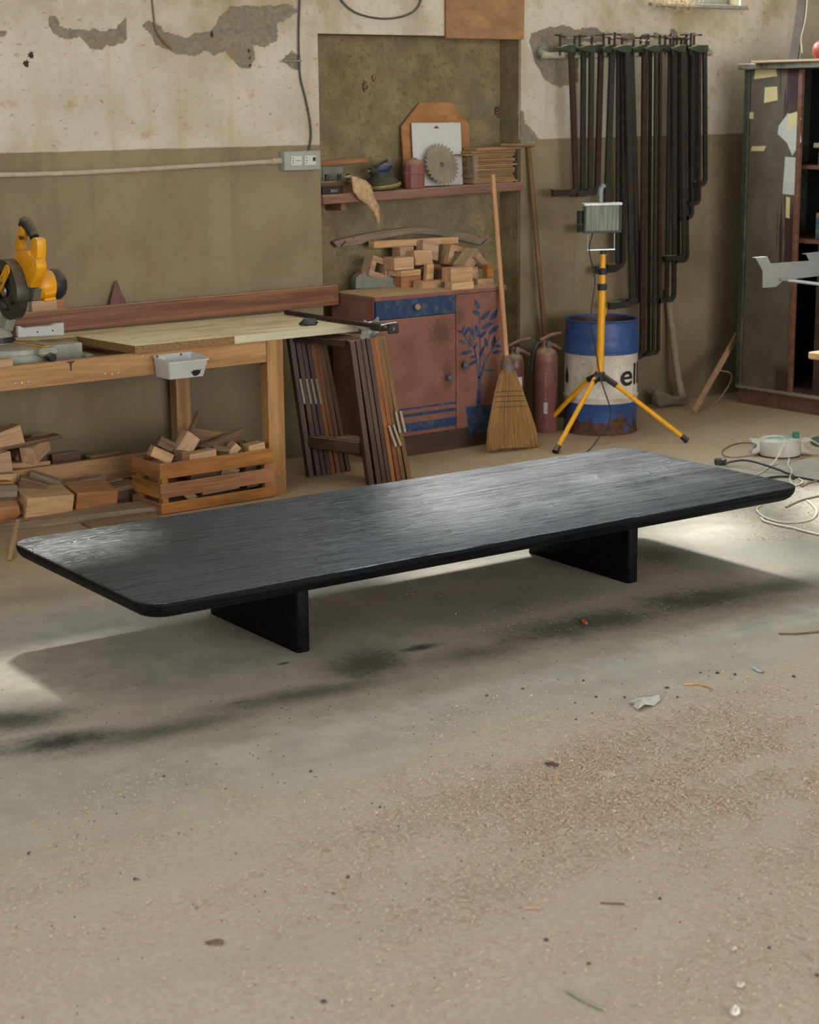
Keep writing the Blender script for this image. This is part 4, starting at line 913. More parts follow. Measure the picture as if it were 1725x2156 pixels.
def bluepaint():
    g = G('worn_blue_paint'); c = g.coord(); n = g.noise(c, 30, 6, 0.7); s_ = g.noise(g.scale(c, (3, 1, 1)), 55, 3, 0.6)
    col = g.mix(g.mapr(n, 0.44, 0.68), lin(40, 60, 94), lin(88, 92, 100)); return g.done(col, 0.6, Specular_IOR_Level=0.3)
BLUE = bluepaint()
cb = thing('cabinet', 'terracotta painted cabinet with a blue drawer and a painted tree', 'cabinet', ((CX0+CX1)/2, (CY0+CY1)/2, 0))
mb = MB().box((CX0, CY0+0.02, 0.0), (CX0+0.02, CY1, CZ-0.022)).box((CX1-0.02, CY0+0.02, 0), (CX1, CY1, CZ-0.022)).box((CX0+0.02, CY1-0.01, 0.02), (CX1-0.02, CY1, CZ-0.022)).box((CX0+0.02, CY0+0.03, 0.10), (CX1-0.02, CY1-0.01, 0.12)).box((0.553, CY0+0.022, 0.12), (0.575, CY1-0.02, CZ-0.022))
mb.build('carcass', SIDER, cb, bevel=0.0015)
MB().box((CX0-0.004, CY0-0.004, CZ-0.022), (CX1+0.006, CY1, CZ)).build('cabinet_top', TERRA, cb, bevel=0.002)
MB().box((CX0+0.002, CY0+0.004, 0.0), (CX1-0.002, CY0+0.024, 0.098)).build('plinth', wood('dark_plinth', lin(84, 58, 46), lin(60, 40, 34), 20, 0.7, 0.2, 0, dust=0.3), cb, bevel=0.002)
zd0, zd1 = P(790, 676, y=CY0).z, P(790, 631, y=CY0).z
drw = MB().box((CX0+0.003, CY0, zd0+0.002), (0.562, CY0+0.019, zd1+0.006)).build('drawer', BLUE, cb, bevel=0.0015)
dl = MB().box((CX0+0.003, CY0, 0.102), (0.562, CY0+0.019, zd0-0.002)).build('door', TERRAD, cb, bevel=0.0015)
dr = MB().box((0.566, CY0, 0.102), (CX1-0.001, CY0+0.019, CZ-0.025)).build('door', TERRAD, cb, bevel=0.0015)
KNOB = plain('turned_knob', lin(150, 130, 110), 0.5, dust=0.2); KB = plain('blue_grey_knob', lin(96, 104, 118), 0.4, 0.2)
for q, par, m_ in (((877, 646), drw, KNOB), ((945, 795), dl, KB), ((978, 768), dr, KB)):
    c = P(*q, y=CY0-0.01); MB().lathe([(0.006, 0.0), (0.006, 0.010), (0.014, 0.014), (0.016, 0.022), (0.012, 0.029), (0.004, 0.031)], 16, M=Matrix.Rotation(radians(90), 3, 'X'), c=(c.x, CY0, c.z)).build('knob', m_, par, smooth=True)
# painted decoration: stripes, pot and tree
def dpx(X, Y): return P(680+X/3.45, 460+Y/3.45, y=CY0-0.0002)
def flat(pts, par, name, dep=0.0007):
    q = [dpx(*a) for a in pts]; return MB().prism(q, (0, -dep, 0)).build(name, BLUE, par)
xl = P(836, 900, y=CY0).x
for (y0a, y0b, y1a, y1b) in ((1380, 1338, 1394, 1352), (1424, 1380, 1446, 1404), (1493, 1445, 1558, 1510)):
    z0a, z0b, z1a, z1b = dpx(540, y0a).z, dpx(962, y0b).z, dpx(540, y1a).z, dpx(962, y1b).z
    zt_, zb2 = (z0a+z0b)/2, (z1a+z1b)/2
    MB().box((CX0+0.02, CY0-0.0007, zb2), (0.5605, CY0-0.0001, zt_)).build('painted_stripe', BLUE, dl)
flat(((1038, 1370), (1292, 1345), (1262, 1540), (1065, 1568)), dr, 'painted_pot')
def leaf(tip, base, wd, name='painted_leaf'):
    (x1, y1), (x0, y0) = tip, base; dx, dy = x1-x0, y1-y0; L_ = hypot(dx, dy); nx, ny = -dy/L_, dx/L_; pts = []
    for s_, seq in ((1, range(0, 9)), (-1, range(8, 0, -1))):
        for k in seq:
            t = k/8; wv = wd*0.5*sin(pi*t**0.85)**0.8; pts.append((x0+dx*t+nx*wv*s_, y0+dy*t+ny*wv*s_))
    flat(pts, dr, name)
for t_, b_, w_ in (((1105, 588), (1132, 660), 36), ((1088, 668), (1132, 700), 34), ((1217, 666), (1146, 738), 34), ((1270, 656), (1214, 748), 36), ((1244, 752), (1146, 806), 34), ((1280, 774), (1204, 840), 34), ((1192, 810), (1140, 868), 26), ((1108, 764), (1132, 866), 32), ((1058, 786), (1106, 872), 30), ((1036, 768), (1010, 824), 14), ((972, 812), (1022, 828), 22), ((1056, 786), (1028, 856), 22), ((984, 886), (1044, 910), 24), ((1072, 866), (1058, 944), 26), ((1124, 898), (1098, 946), 20), ((988, 990), (1088, 962), 28), ((1066, 1014), (1112, 998), 20), ((1052, 1072), (1114, 1032), 24), ((1164, 1104), (1240, 1102), 24), ((1178, 862), (1192, 936), 24), ((1252, 846), (1230, 936), 28), ((1300, 932), (1238, 922), 26), ((1310, 962), (1228, 976), 26), ((1172, 926), (1146, 992), 24), ((1178, 1004), (1134, 978), 24), ((1286, 862), (1238, 920), 10)):
    leaf(t_, b_, w_)
def stroke(pts, w0, w1, name='painted_stem'):
    ps = smoothpath([Vector((a, b, 0)) for a, b in pts], 4); L_, R2 = [], []
    for i, p in enumerate(ps):
        d = (ps[min(i+1, len(ps)-1)]-ps[max(i-1, 0)]).normalized(); w_ = (w0+(w1-w0)*i/(len(ps)-1))/2; L_.append((p.x-d.y*w_, p.y+d.x*w_)); R2.append((p.x+d.y*w_, p.y-d.x*w_))
    mb = MB()
    for i in range(len(ps)-1):
        q = [dpx(*L_[i]), dpx(*L_[i+1]), dpx(*R2[i+1]), dpx(*R2[i])]; q = [v+Vector((0, -0.0007, 0)) for v in q]
        mb.add(q, [(0, 1, 2, 3)])
    mb.build(name, BLUE, dr)
stroke(((1130, 1372), (1134, 1280), (1138, 1150)), 34, 22); stroke(((1136, 1160), (1118, 1060), (1098, 930), (1060, 850)), 15, 5)
stroke(((1142, 1160), (1178, 1040), (1232, 940), (1248, 860)), 18, 6); stroke(((1140, 1140), (1142, 900), (1134, 680)), 9, 5)
stroke(((1102, 950), (1044, 880), (1016, 824)), 7, 4); stroke(((1150, 960), (1200, 890), (1212, 838)), 6, 4); stroke(((1098, 900), (1090, 800), (1070, 740)), 5, 3)

# ------------------------------------------------------------------ wooden blocks on top of the cabinet
ZC = CZ+0.0005
dustm = MB(); rr = random.Random(5); nx_, ny_ = 30, 14
for j in range(ny_+1):
    for i in range(nx_+1):
        x = CX0+0.01+(CX1-CX0-0.02)*i/nx_; y = CY0+0.004+(CY1-CY0-0.01)*j/ny_
        e = min(i, nx_-i, j*1.5, ny_-j)/3; h = max(0.0, min(1, e))*(0.004+0.006*noise.noise(Vector((x*9, y*9, 0)))); dustm.v.append((x, y, CZ+max(0.0003, h)))
dustm.f = [(j*(nx_+1)+i, j*(nx_+1)+i+1, (j+1)*(nx_+1)+i+1, (j+1)*(nx_+1)+i) for j in range(ny_) for i in range(nx_)]
SAWD = plain('sawdust', lin(196, 164, 126), 0.95, var=0.15, bump=0.6, scale=160)
tag(dustm.build('sawdust_layer', SAWD, smooth=True), 'sawdust spread over the top of the red cabinet', 'sawdust', kind='stuff')
def bx_px(x0, y0, x1, y1, zb, depth, roll=0.0, yaw=0.0, mat=PALE, label='', tilt=0.0, name='wooden_block', y=None):
    """block whose front face covers the photo rectangle and whose foot is at height zb (or whose front stands at depth y)"""
    a = P((x0+x1)/2, y1, z=zb) if y is None else P((x0+x1)/2, y1, y=y); yf = a.y
    pa_, pb_ = P(x0, (y0+y1)/2, y=yf), P(x1, (y0+y1)/2, y=yf); pt = P((x0+x1)/2, y0, y=yf)
    wdt, hgt = pb_.x-pa_.x, pt.z-a.z
    # faces seen obliquely: the box also shows its left side, keep it inside the outline
    c = Vector(((pa_.x+pb_.x)/2, yf+depth/2, a.z+hgt/2))
    o = block(name, c, (wdt, depth, hgt), (tilt, roll, yaw), mat)
    return tag(o, label, 'wooden block', 'wooden blocks piled on the cabinet')
GB = 'wooden blocks piled on the cabinet'
bx_px(846, 581, 887, 606, ZC, 0.085, mat=ORANGE, label='orange-faced block at the foot of the pile, left of centre')
bx_px(842, 569, 887, 581, ZC, 0.10, y=-0.12, mat=PALE, yaw=6, label='flat block lying on the orange-faced block')
bx_px(831, 542, 872, 568, ZC, 0.09, y=-0.11, mat=PALE, label='two-tone cube topmost at the left of the pile')
bx_px(888, 592, 924, 608, ZC, 0.07, mat=PALE, yaw=4, label='low block in front at the centre foot of the pile')
bx_px(918, 590, 940, 606, ZC, 0.05, mat=PALE, label='small low block right of the centre foot block')
bx_px(952, 594, 998, 609, ZC, 0.06, mat=PALE, label='low front block under the knotty block')
bx_px(950, 563, 996, 594, ZC, 0.075, y=-0.285, mat=PALE, label='large knotty block at the right front of the pile')
bx_px(1006, 587, 1040, 600, ZC, 0.055, mat=PALE, label='flat block at the right end behind the broom')
bx_px(1027, 557, 1040, 586, ZC, 0.04, y=-0.235, mat=ORANGE, label='upright slim block at the right end of the pile')
bx_px(899, 556, 914, 590, ZC, 0.03, y=-0.125, roll=4, mat=PALE, label='slim upright block at the middle of the pile')
bx_px(874, 530, 911, 562, ZC, 0.07, y=-0.06, roll=3, tilt=-14, mat=PALE, label='tilted square block right of the two-tone cube')
bx_px(890, 510, 924, 548, ZC, 0.06, y=-0.01, roll=13, tilt=-10, mat=PALE, label='leaning block highest in the middle of the pile')
bx_px(916, 558, 928, 590, ZC, 0.08, y=-0.10, mat=BROWN, label='dark upright block behind the slim middle one')
bx_px(930, 566, 944, 590, ZC, 0.10, y=-0.14, mat=BROWN, label='shaded block in the gap left of the knotty block')
bx_px(996, 562, 1008, 592, ZC, 0.07, y=-0.18, mat=PALE, roll=-5, label='thin block leaning right of the knotty block')
bx_px(888, 562, 902, 592, ZC, 0.08, y=-0.08, mat=BROWN, label='dark block behind the low centre block')
bx_px(812, 551, 830, 592, ZC, 0.06, y=-0.02, mat=PALE, label='tall block behind the notched block at left')
bx_px(830, 575, 846, 598, ZC, 0.10, y=-0.05, mat=BROWN, label='shaded block left of the orange-faced block')
bx_px(843, 520, 872, 545, ZC, 0.07, y=0.02, mat=PALE, label='half hidden block behind the two-tone cube')
bx_px(905, 560, 960, 592, ZC, 0.06, y=0.0, mat=BROWN, label='hidden rear block supporting the middle of the pile')
bx_px(860, 545, 900, 592, ZC, 0.05, y=0.035, mat=BROWN, label='rear upright block carrying the straight batten')
def cblock(px, py, w_, h_, t_, dep, roll, y, label, mat=PALE):
    """a notched C shaped block"""
    c = P(px, py, y=y); mb = MB(); o_ = [(-w_/2, -h_/2), (w_/2, -h_/2), (w_/2, -h_/2+t_), (-w_/2+t_, -h_/2+t_), (-w_/2+t_, h_/2-t_), (w_/2, h_/2-t_), (w_/2, h_/2), (-w_/2, h_/2)]
    mb.prism([(a, -dep/2, b) for a, b in o_], (0, dep, 0))
    M = Matrix.Translation(c) @ Matrix.Rotation(radians(roll), 4, 'Y') @ Matrix.Rotation(radians(0), 4, 'Z')
    o = mb.build('notched_block', mat, M=M, local=True, bevel=0.0012); return tag(o, label, 'wooden block', GB)
cblock(789, 563, 0.10, 0.105, 0.03, 0.07, 18, 0.02, 'notched C-shaped block above the grey stone at left')
cblock(951, 538, 0.085, 0.105, 0.03, 0.07, 14, 0.0, 'notched C-shaped block high at the right of the pile')
c = P(984, 548, y=-0.13); block_a = block('wooden_block', c, (0.13, 0.08, 0.055), (0, -38, 12), PALE); tag(block_a, 'block leaning steeply above the knotty block', 'wooden block', GB)
c = P(1006, 548, y=-0.16); o = block('wooden_block', c, (0.10, 0.07, 0.035), (0, 42, 8), PALE); tag(o, 'block sloping down to the right at the pile\'s right shoulder', 'wooden block', GB)
# grey stone
st = MB(); prof = [(0, 0), (0.215, 0), (0.215, 0.044), (0.195, 0.052), (0.125, 0.054), (0.07, 0.083), (0.03, 0.076), (0, 0.05)]
Ms = Matrix.Translation(P(742, 606, z=ZC)) @ Matrix.Rotation(radians(-22), 4, 'Z')
st.prism([(x, -0.075, z) for x, z in prof], (0, 0.10, 0)); o = st.build('stone_block', plain('grey_stone', lin(126, 128, 116), 0.85, var=0.12, bump=0.3, dust=0.8), M=Ms, local=True, bevel=0.004); tag(o, 'grey wedge-shaped stone at the left corner of the cabinet top', 'stone')
o.location.z = ZC+0.0
# curved board and batten nailed up behind
yb = 0.13
cv = [(703, 510), (712, 506), (755, 496), (805, 486), (865, 479), (925, 482), (985, 492), (1034, 503), (1030, 512), (1018, 517), (962, 505), (925, 496), (885, 493), (850, 495), (815, 502), (750, 516), (712, 521)]
o = MB().prism([P(*q, y=yb) for q in cv], (0, 0.036, 0)).build('curved_board', GREYW, bevel=0.003); tag(o, 'long bowed grey board fixed on the wall behind the blocks', 'board')
for q0, q1 in (((719, 518), (728, 508)), ((1014, 514), (1026, 504))): MB().tube([P(*q0, y=yb-0.008), P(*q1, y=yb-0.001)], 0.0025, 6).build('bent_nail', RUSTY, o)
for q in ((745, 501), (1010, 499)): MB().lathe([(0.004, 0), (0.004, 0.001)], 8, M=Matrix.Rotation(radians(90), 3, 'X'), c=P(*q, y=yb)).build('nail_head', RUSTY, o)
o = beam('wooden_batten', P(782, 515, y=0.075), P(960, 505, y=0.075), 0.05, 0.036, PALE, bevel=0.003); tag(o, 'straight rough batten lying behind the block pile', 'batten')

# ------------------------------------------------------------------ broom
bb0 = P(1081, 948, z=0); tip = P(1040, 395, y=-0.262); ax = (tip-bb0).normalized()
br = thing('broom', 'straw broom with a long wooden handle leaning on the shelf', 'broom', bb0)
Lt = (P(1036, 368, y=-0.256)-bb0).length
hz0 = 0.40
MB().tube([bb0+ax*hz0, bb0+ax*Lt], [0.0135, 0.0125], 14).build('handle', HANDLE, br, M=frame(bb0+ax*hz0, bb0+ax*Lt), smooth=True)
wx_ = Vector((1, -0.10, 0)); wx_ = (wx_-ax*wx_.dot(ax)).normalized(); wn = ax.cross(wx_).normalized()
COLLAR = plain('grey_brown_sleeve', lin(112, 92, 84), 0.5, var=0.1)
MB().tube([bb0+ax*0.385, bb0+ax*0.41, bb0+ax*0.45, bb0+ax*0.462, bb0+ax*0.475], [0.036, 0.035, 0.029, 0.020, 0.0165], 16).build('sleeve', COLLAR, br, smooth=True)
hprof = [(0.0, 0.150, 0.030), (0.03, 0.152, 0.034), (0.10, 0.138, 0.036), (0.18, 0.112, 0.036), (0.26, 0.088, 0.035), (0.33, 0.064, 0.034), (0.37, 0.046, 0.034), (0.395, 0.036, 0.032)]
def hw(s_):
    for (a, b, c), (a2, b2, c2) in zip(hprof[:-1], hprof[1:]):
        if a <= s_ <= a2: t = (s_-a)/(a2-a); return b+(b2-b)*t, c+(c2-c)*t
    return hprof[-1][1:]
mb = MB(); n = 28
for s_, a_, b_ in hprof:
    for k in range(n): mb.v.append(tuple(bb0+ax*(s_+0.012)+wx_*(a_*0.94*cos(2*pi*k/n))+wn*(b_*0.9*sin(2*pi*k/n))))
for i in range(len(hprof)-1):
    for k in range(n): mb.f.append((i*n+k, i*n+(k+1) % n, (i+1)*n+(k+1) % n, (i+1)*n+k))
mb.f.append(tuple(range(n))[::-1]); mb.f.append(tuple(range(7*n, 8*n)))
g = G('broom_straw'); c = g.coord(); r_ = g.noise(g.scale(c, (160, 40, 6)), 1.0, 4, 0.6); STRAWB = g.done(g.mix(g.mapr(r_, 0.3, 0.7), lin(146, 108, 64), lin(200, 158, 102)), 0.8, g.bump(r_, 0.8, 0.006))
g = G('broom_strand'); ri = g.n('NewGeometry', out=8); STRAND = g.done(g.mix(ri, lin(148, 108, 64), lin(206, 166, 110)), 0.75)
head = mb.build('straw_head', STRAWB, br, smooth=True)
mb = MB(); rr = random.Random(2)
for k in range(950):
    a = rr.uniform(0, 2*pi); s0 = rr.uniform(-0.012, 0.02) if rr.random() < 0.7 else rr.uniform(0.05, 0.2); s1 = min(0.385, s0+rr.uniform(0.16, 0.36)); pts = []
    for t in (0, 0.5, 1):
        s_ = s0+(s1-s0)*t; A, B = hw(max(0, s_)); j = 1.01+0.05*(1-t)*rr.random(); pts.append(bb0+ax*(s_+0.012)+wx_*(A*j*cos(a))+wn*(B*j*sin(a)))
    mb.tube(pts, [0.0011, 0.0013, 0.001], 3, cap=False)
tag(mb.build('straw_strands', STRAND, head), kind='stuff')
STITCH = plain('dark_stitching', lin(70, 58, 50), 0.8)
for s_ in (0.205, 0.232, 0.258, 0.282):
    A, B = hw(s_); MB().tube([bb0+ax*(s_+0.012)+wx_*(A*1.015*cos(2*pi*k/28))+wn*(B*1.06*sin(2*pi*k/28)) for k in range(29)], 0.0018, 5).build('stitch_row', STITCH, head)

# long stick leaning on the wall behind
a_, b_ = P(1150, 735, y=-0.10), P(1113, 310, y=-0.018); a2 = a_+(a_-b_).normalized()*0.0
d_ = (a_-b_).normalized(); foot = a_ + d_*((a_.z-0.006)/-d_.z)
o = MB().tube([foot, b_], [0.015, 0.013], 12).build('wooden_pole', STICKW, M=frame(foot, b_), smooth=True); tag(o, 'long brown wooden pole leaning on the wall behind the extinguishers', 'pole')

# ------------------------------------------------------------------ fire extinguishers
EXTR = plain('dusty_extinguisher_red', lin(122, 77, 70), 0.5, var=0.1, dust=0.75, scale=20, dirt=lin(140, 96, 78), dirtamt=0.5)
EXTD = plain('dark_extinguisher_red', lin(96, 58, 54), 0.4, var=0.1, dust=0.75, scale=20)
LABELM = plain('pale_label', lin(190, 188, 180), 0.7, var=0.06, dirt=lin(150, 140, 124), dirtamt=0.5, scale=120)
def extinguisher(base, r, h, mat, label, big):
    e = thing('fire_extinguisher', label, 'fire extinguisher', base, group='fire extinguishers')
    MB().lathe([(r*0.9, 0.0), (r*0.97, 0.008), (r*0.97, 0.03), (r, 0.036), (r, h-0.035), (r*1.02, h-0.030), (r*1.02, h-0.022), (r*0.97, h), (r*0.82, h+0.026), (r*0.5, h+0.042), (r*0.28, h+0.046)], 32, c=base).build('cylinder', mat, e, smooth=True, ang=60)
    t = base+Vector((0, 0, h+0.044)); MB().lathe([(0.018, 0), (0.020, 0.006), (0.016, 0.012), (0.016, 0.032)], 14, c=t).build('valve', plain('brass_valve', lin(150, 128, 96), 0.5, 0.4, dust=0.6), e, smooth=True)
    dv = Vector((0.85, -0.35, 0)).normalized()
    MB().tube([t+Vector((0, 0, 0.02))-dv*0.02, t+dv*0.05+Vector((0, 0, 0.006)), t+dv*0.085+Vector((0, 0, -0.014))], [0.010, 0.011, 0.008], 8).build('carry_handle', mat, e, smooth=True)
    MB().tube([t+Vector((0, 0, 0.036))-dv*0.03, t+dv*0.03+Vector((0, 0, 0.062)), t+dv*0.09+Vector((0, 0, 0.072))], [0.009, 0.010, 0.007], 8).build('squeeze_lever', mat, e, smooth=True)
    MB().tube(smoothpath([t+Vector((0, 0, 0.02))-dv*0.015, t-dv*0.05+Vector((0, -0.01, 0.02)), t-dv*0.075+Vector((0, -0.01, -0.03)), t-dv*(r+0.012)+Vector((0, 0, -0.12))], 4), 0.009, 8).build('hose', BLACKPL, e, smooth=True)
    MB().tube([t+Vector((0.0, -0.016, 0.018)), t+Vector((0, -0.034, 0.018))], 0.017, 14).build('pressure_gauge', STEEL, e, smooth=True)
    def decal(a0, a1, z0, z1, m_, nm):
        mb = MB(); k = 8
        for i in range(k+1):
            a = radians(a0+(a1-a0)*i/k)
            for zz in (z0, z1): mb.v.append(tuple(base+Vector((r*1.004*cos(a), r*1.004*sin(a), zz))))
        mb.f = [(2*i, 2*i+2, 2*i+3, 2*i+1) for i in range(k)]; return mb.build(nm, m_, e)
    if not big: decal(228, 282, h-0.175, h-0.075, LABELM, 'paper_label')
    else:
        decal(222, 240, h-0.30, h-0.24, LABELM, 'paper_label')
        # faded lettering running down the cylinder, too worn to read
        rr = random.Random(6); fad = plain('faded_print', lin(150, 120, 108), 0.7)
        for k in range(9):
            a = 226+rr.uniform(-1, 1); z1 = h-0.085-k*0.0165; decal(a, a+9+rr.uniform(-2, 3), z1-0.003, z1, fad, 'worn_lettering'); decal(a+rr.uniform(0, 6), a+rr.uniform(7, 9), z1-0.011, z1-0.004, fad, 'worn_lettering')
eb = P(1147, 910, z=0); extinguisher(Vector((eb.x+0.02, eb.y+0.02, 0.0)), 0.066, 0.405, EXTR, 'larger dusty red fire extinguisher next to the drum', True)
es = P(1097, 895, z=0); es = Vector((1.005, -0.265, 0)); extinguisher(es, 0.054, 0.395, EXTD, 'smaller dark red fire extinguisher with a white label behind the broom', False)

# ------------------------------------------------------------------ oil drum
dc = Vector((1.492, -0.402, 0)); DR, DH = 0.199, 0.597
def drum_mat():
    g = G('painted_drum_steel'); c = g.coord(); x, y, z = g.sep(c); n = g.noise(c, 9, 7, 0.68); n2 = g.noise(c, 34, 5, 0.65); st = g.noise(g.scale(c, (9, 9, 0.6)), 3.2, 4)
    blue = g.mix(g.mapr(n, 0.35, 0.7), lin(44, 74, 128), lin(58, 88, 138)); white = g.mix(g.mapr(n2, 0.3, 0.7), lin(224, 218, 204), lin(204, 194, 174))
    wmask = g.math('MULTIPLY', g.mapr(z, 0.1635, 0.1665), g.mapr(z, 0.4215, 0.4185))
    col = g.mix(wmask, blue, white)
    drip = g.math('MULTIPLY', g.mapr(st, 0.60, 0.70), g.mapr(z, 0.45, 0.2)); col = g.mix(g.math('MULTIPLY', drip, 0.55), col, lin(118, 78, 52))
    lowr = g.mapr(g.math('ADD', z, g.math('MULTIPLY', g.math('SUBTRACT', n, 0.5), 0.55)), 0.10, 0.055)
    patch = g.mapr(g.math('ADD', n2, g.math('MULTIPLY', n, 0.5)), 0.90, 0.96); pz = g.math('MULTIPLY', patch, g.math('MULTIPLY', g.mapr(z, 0.34, 0.37), g.mapr(z, 0.44, 0.40)))
    pz = g.math('MULTIPLY', pz, g.mapr(x, 0.02, 0.08))
    ru = g.math('MAXIMUM', lowr, g.math('MAXIMUM', g.math('MULTIPLY', pz, 1.0), g.mapr(g.math('ADD', n, g.math('MULTIPLY', n2, 0.4)), 0.86, 0.93, 0, 0.8)))
    col = g.mix(ru, col, g.mix(g.mapr(n2, 0.35, 0.65), lin(64, 44, 34), lin(100, 68, 48)))
    ins = g.math('SUBTRACT', 1.0, g.mapr(g.vmath('LENGTH', g.vmath('MULTIPLY', c, (1, 1, 0))), DR-0.0160, DR-0.0145))
    col = g.mix(ins, col, lin(70, 46, 34))
    return g.done(col, g.mapr(ru, 0, 1, 0.42, 0.85), g.bump(n2, 0.1, 0.003), Specular_IOR_Level=0.4)
dm = thing('oil_drum', 'open blue and white steel drum with rust and black lettering', 'drum', dc)
def hoop(z, h=0.011, a=0.007): return [(DR-a, z-h), (DR-a*0.4, z-h*0.6), (DR, z), (DR-a*0.4, z+h*0.6), (DR-a, z+h)]
b_ = DR-0.007
prof = [(b_, 0.0), (DR-0.003, 0.002), (DR-0.003, 0.008), (b_, 0.012), (b_, 0.05)] + hoop(0.195) + [(b_, 0.30)] + hoop(0.425) + [(b_, 0.50), (b_-0.001, 0.548), (b_-0.006, 0.562), (b_-0.006, 0.585), (DR-0.004, 0.589), (DR-0.003, 0.594), (DR-0.008, 0.597), (b_-0.008, 0.592), (b_-0.010, 0.55), (b_-0.0095, 0.1), (0.02, 0.09)]
prof = [(r_, z_) for r_, z_ in prof]
MB().lathe(prof, 64, c=dc).build('drum_shell', drum_mat(), dm, smooth=True, ang=50)
def wrapped(me, ang0, z0, nm, mat):
    for v in me.vertices:
        a = ang0+v.co.x/DR; v.co = Vector(((b_+0.0022)*cos(a), (b_+0.0022)*sin(a), z0+v.co.y))
    return link(me, nm, mat, dm, WM[dm.name])
def densify(me, n=2):
    bm = bmesh.new(); bm.from_mesh(me); bmesh.ops.triangulate(bm, faces=bm.faces)
    for _ in range(4): bmesh.ops.subdivide_edges(bm, edges=[e for e in bm.edges if e.calc_length() > 0.007], cuts=1); bmesh.ops.triangulate(bm, faces=bm.faces)
    bm.to_mesh(me); bm.free(); return me
INK = plain('black_lettering', lin(34, 34, 36), 0.5)
# the direction in which the camera sees the drum
vd = atan2(CAM.y-dc.y, CAM.x-dc.x)
tme = text_mesh('ell', 0.158, 0.0022)
for v in tme.vertices: v.co.x *= 1.3
wrapped(densify(tme), vd+radians(30), 0.260, 'lettering', INK)
dp = MB(); ds = [(0.0, 0.095), (0.016, 0.055), (0.021, 0.025), (0.014, 0.004), (0.0, 0.0), (-0.014, 0.004), (-0.021, 0.025), (-0.016, 0.055)]
dpm = bpy.data.meshes.new('drop'); dpm.from_pydata([(x, y, 0) for x, y in ds], [], [tuple(range(8))]); wrapped(dpm, vd-radians(66), 0.262, 'printed_drop', INK)

# ------------------------------------------------------------------ work light on a yellow tripod
jx = P(1262, 790, y=-0.60); tcx = Vector((jx.x+0.004, -0.60, 0)); F1, F2, F3 = P(1170, 955, z=0), P(1447, 932, z=0), Vector((1.235, -0.225, 0))
wl = thing('work_light', 'portable floodlight on a yellow telescopic tripod in front of the drum', 'work light', tcx)
zj = jx.z; pb_ = Vector((tcx.x, tcx.y, 0)); zt = P(1268, 530, y=-0.60).z
lean_ = Vector((0.012, 0, 0))
def pz(z): return pb_ + lean_*(z-zj)/(zt-zj) + Vector((0, 0, z))
MB().tube([pz(zj-0.01), pz(0.80)], 0.0195, 18).build('lower_pole', YELLOW, wl, smooth=True)
MB().tube([pz(0.70), pz(0.885)], 0.0165, 18).build('middle_pole', YELLOW, wl, smooth=True)
MB().tube([pz(0.85), pz(zt)], 0.0140, 18).build('upper_pole', YELLOW, wl, smooth=True)
for q in (857, 603), (734+0, 571):
    pass
for zz, r_ in ((P(1266, 604, y=-0.6).z, 0.025), (P(1267, 571, y=-0.6).z, 0.022)):
    MB().lathe([(r_*0.9, -0.017), (r_, -0.013), (r_, 0.013), (r_*0.9, 0.017)], 12, c=pz(zz)).build('clamp_collar', BLACKPL, wl, smooth=True, ang=20)
MB().lathe([(0.026, -0.03), (0.028, -0.02), (0.028, 0.012), (0.022, 0.02)], 18, c=pz(zj)).build('tripod_hub', BLACKPL, wl, smooth=True)
for F in (F1, F2, F3):
    F = Vector((F.x, F.y, 0.012)); dv = (F-pz(zj)); dv.z = 0; dv.normalize(); s0 = pz(zj)+dv*0.055+Vector((0, 0, -0.012))
    if F.x > 1.5: s0 = pz(zj)+dv*0.065+Vector((0, 0, -0.034))
    lg = MB().tube([s0, F], 0.0125, 14).build('tripod_leg', YELLOW, wl, smooth=True)
    e = (F-s0).normalized(); MB().tube([F-e*0.035, F+e*0.006], [0.0155, 0.0165], 12).build('rubber_foot', BLACKPL, lg, smooth=True)
    beam('leg_bracket', pz(zj)+dv*0.01, s0+e*0.03, 0.03, 0.028, BLACKPL, lg, bevel=0.005)
# hook on the pole
hk = P(1277, 663, y=-0.6); MB().tube([pz(hk.z), Vector((tcx.x+0.035, -0.6, hk.z)), Vector((tcx.x+0.038, -0.6, hk.z+0.035))], 0.003, 8).build('cable_hook', YELLOW, wl, smooth=True)
# head: facing the camera, turned a little to the right
hn = Vector((-0.40, -0.92, 0)).normalized(); hr = Vector((-hn.y, hn.x, 0)); ctr = P(1265.5, 459, y=-0.60)+hn*0.02
ML = Matrix.Translation(ctr) @ Matrix((hr, -hn, Vector((0, 0, 1)))).transposed().to_4x4()    # x right, y back, z up
W2, H2 = 0.0985, 0.073
SILV = plain('silver_lamp_body', lin(176, 176, 172), 0.4, 0.4, dust=0.2); BLK2 = plain('black_lamp_body', lin(44, 46, 44), 0.5, dust=0.2)
mb = MB(); mb.add([(-W2, 0, -H2), (W2, 0, -H2), (W2, 0, H2), (-W2, 0, H2), (-W2*0.72, 0.085, -H2*0.62), (W2*0.72, 0.085, -H2*0.62), (W2*0.72, 0.085, H2*0.7), (-W2*0.72, 0.085, H2*0.7)], [(0, 1, 5, 4), (1, 2, 6, 5), (2, 3, 7, 6), (3, 0, 4, 7), (4, 5, 6, 7)])
hd = mb.build('lamp_housing', BLK2, wl, M=ML, local=True)
fr = MB(); t = 0.010
for a, b in (((-W2, -0.014, -H2), (W2, 0.004, -H2+t)), ((-W2, -0.014, -H2+t), (-W2+t, 0.004, H2-t)), ((W2-t, -0.014, -H2+t), (W2, 0.004, H2-t))): fr.box(a, b)
fr.build('front_frame', BLK2, hd, M=ML, local=True, bevel=0.0015)
MB().box((-W2-0.003, -0.016, H2-t), (W2+0.003, 0.03, H2+0.004)).build('top_rail', SILV, hd, M=ML, local=True, bevel=0.002)
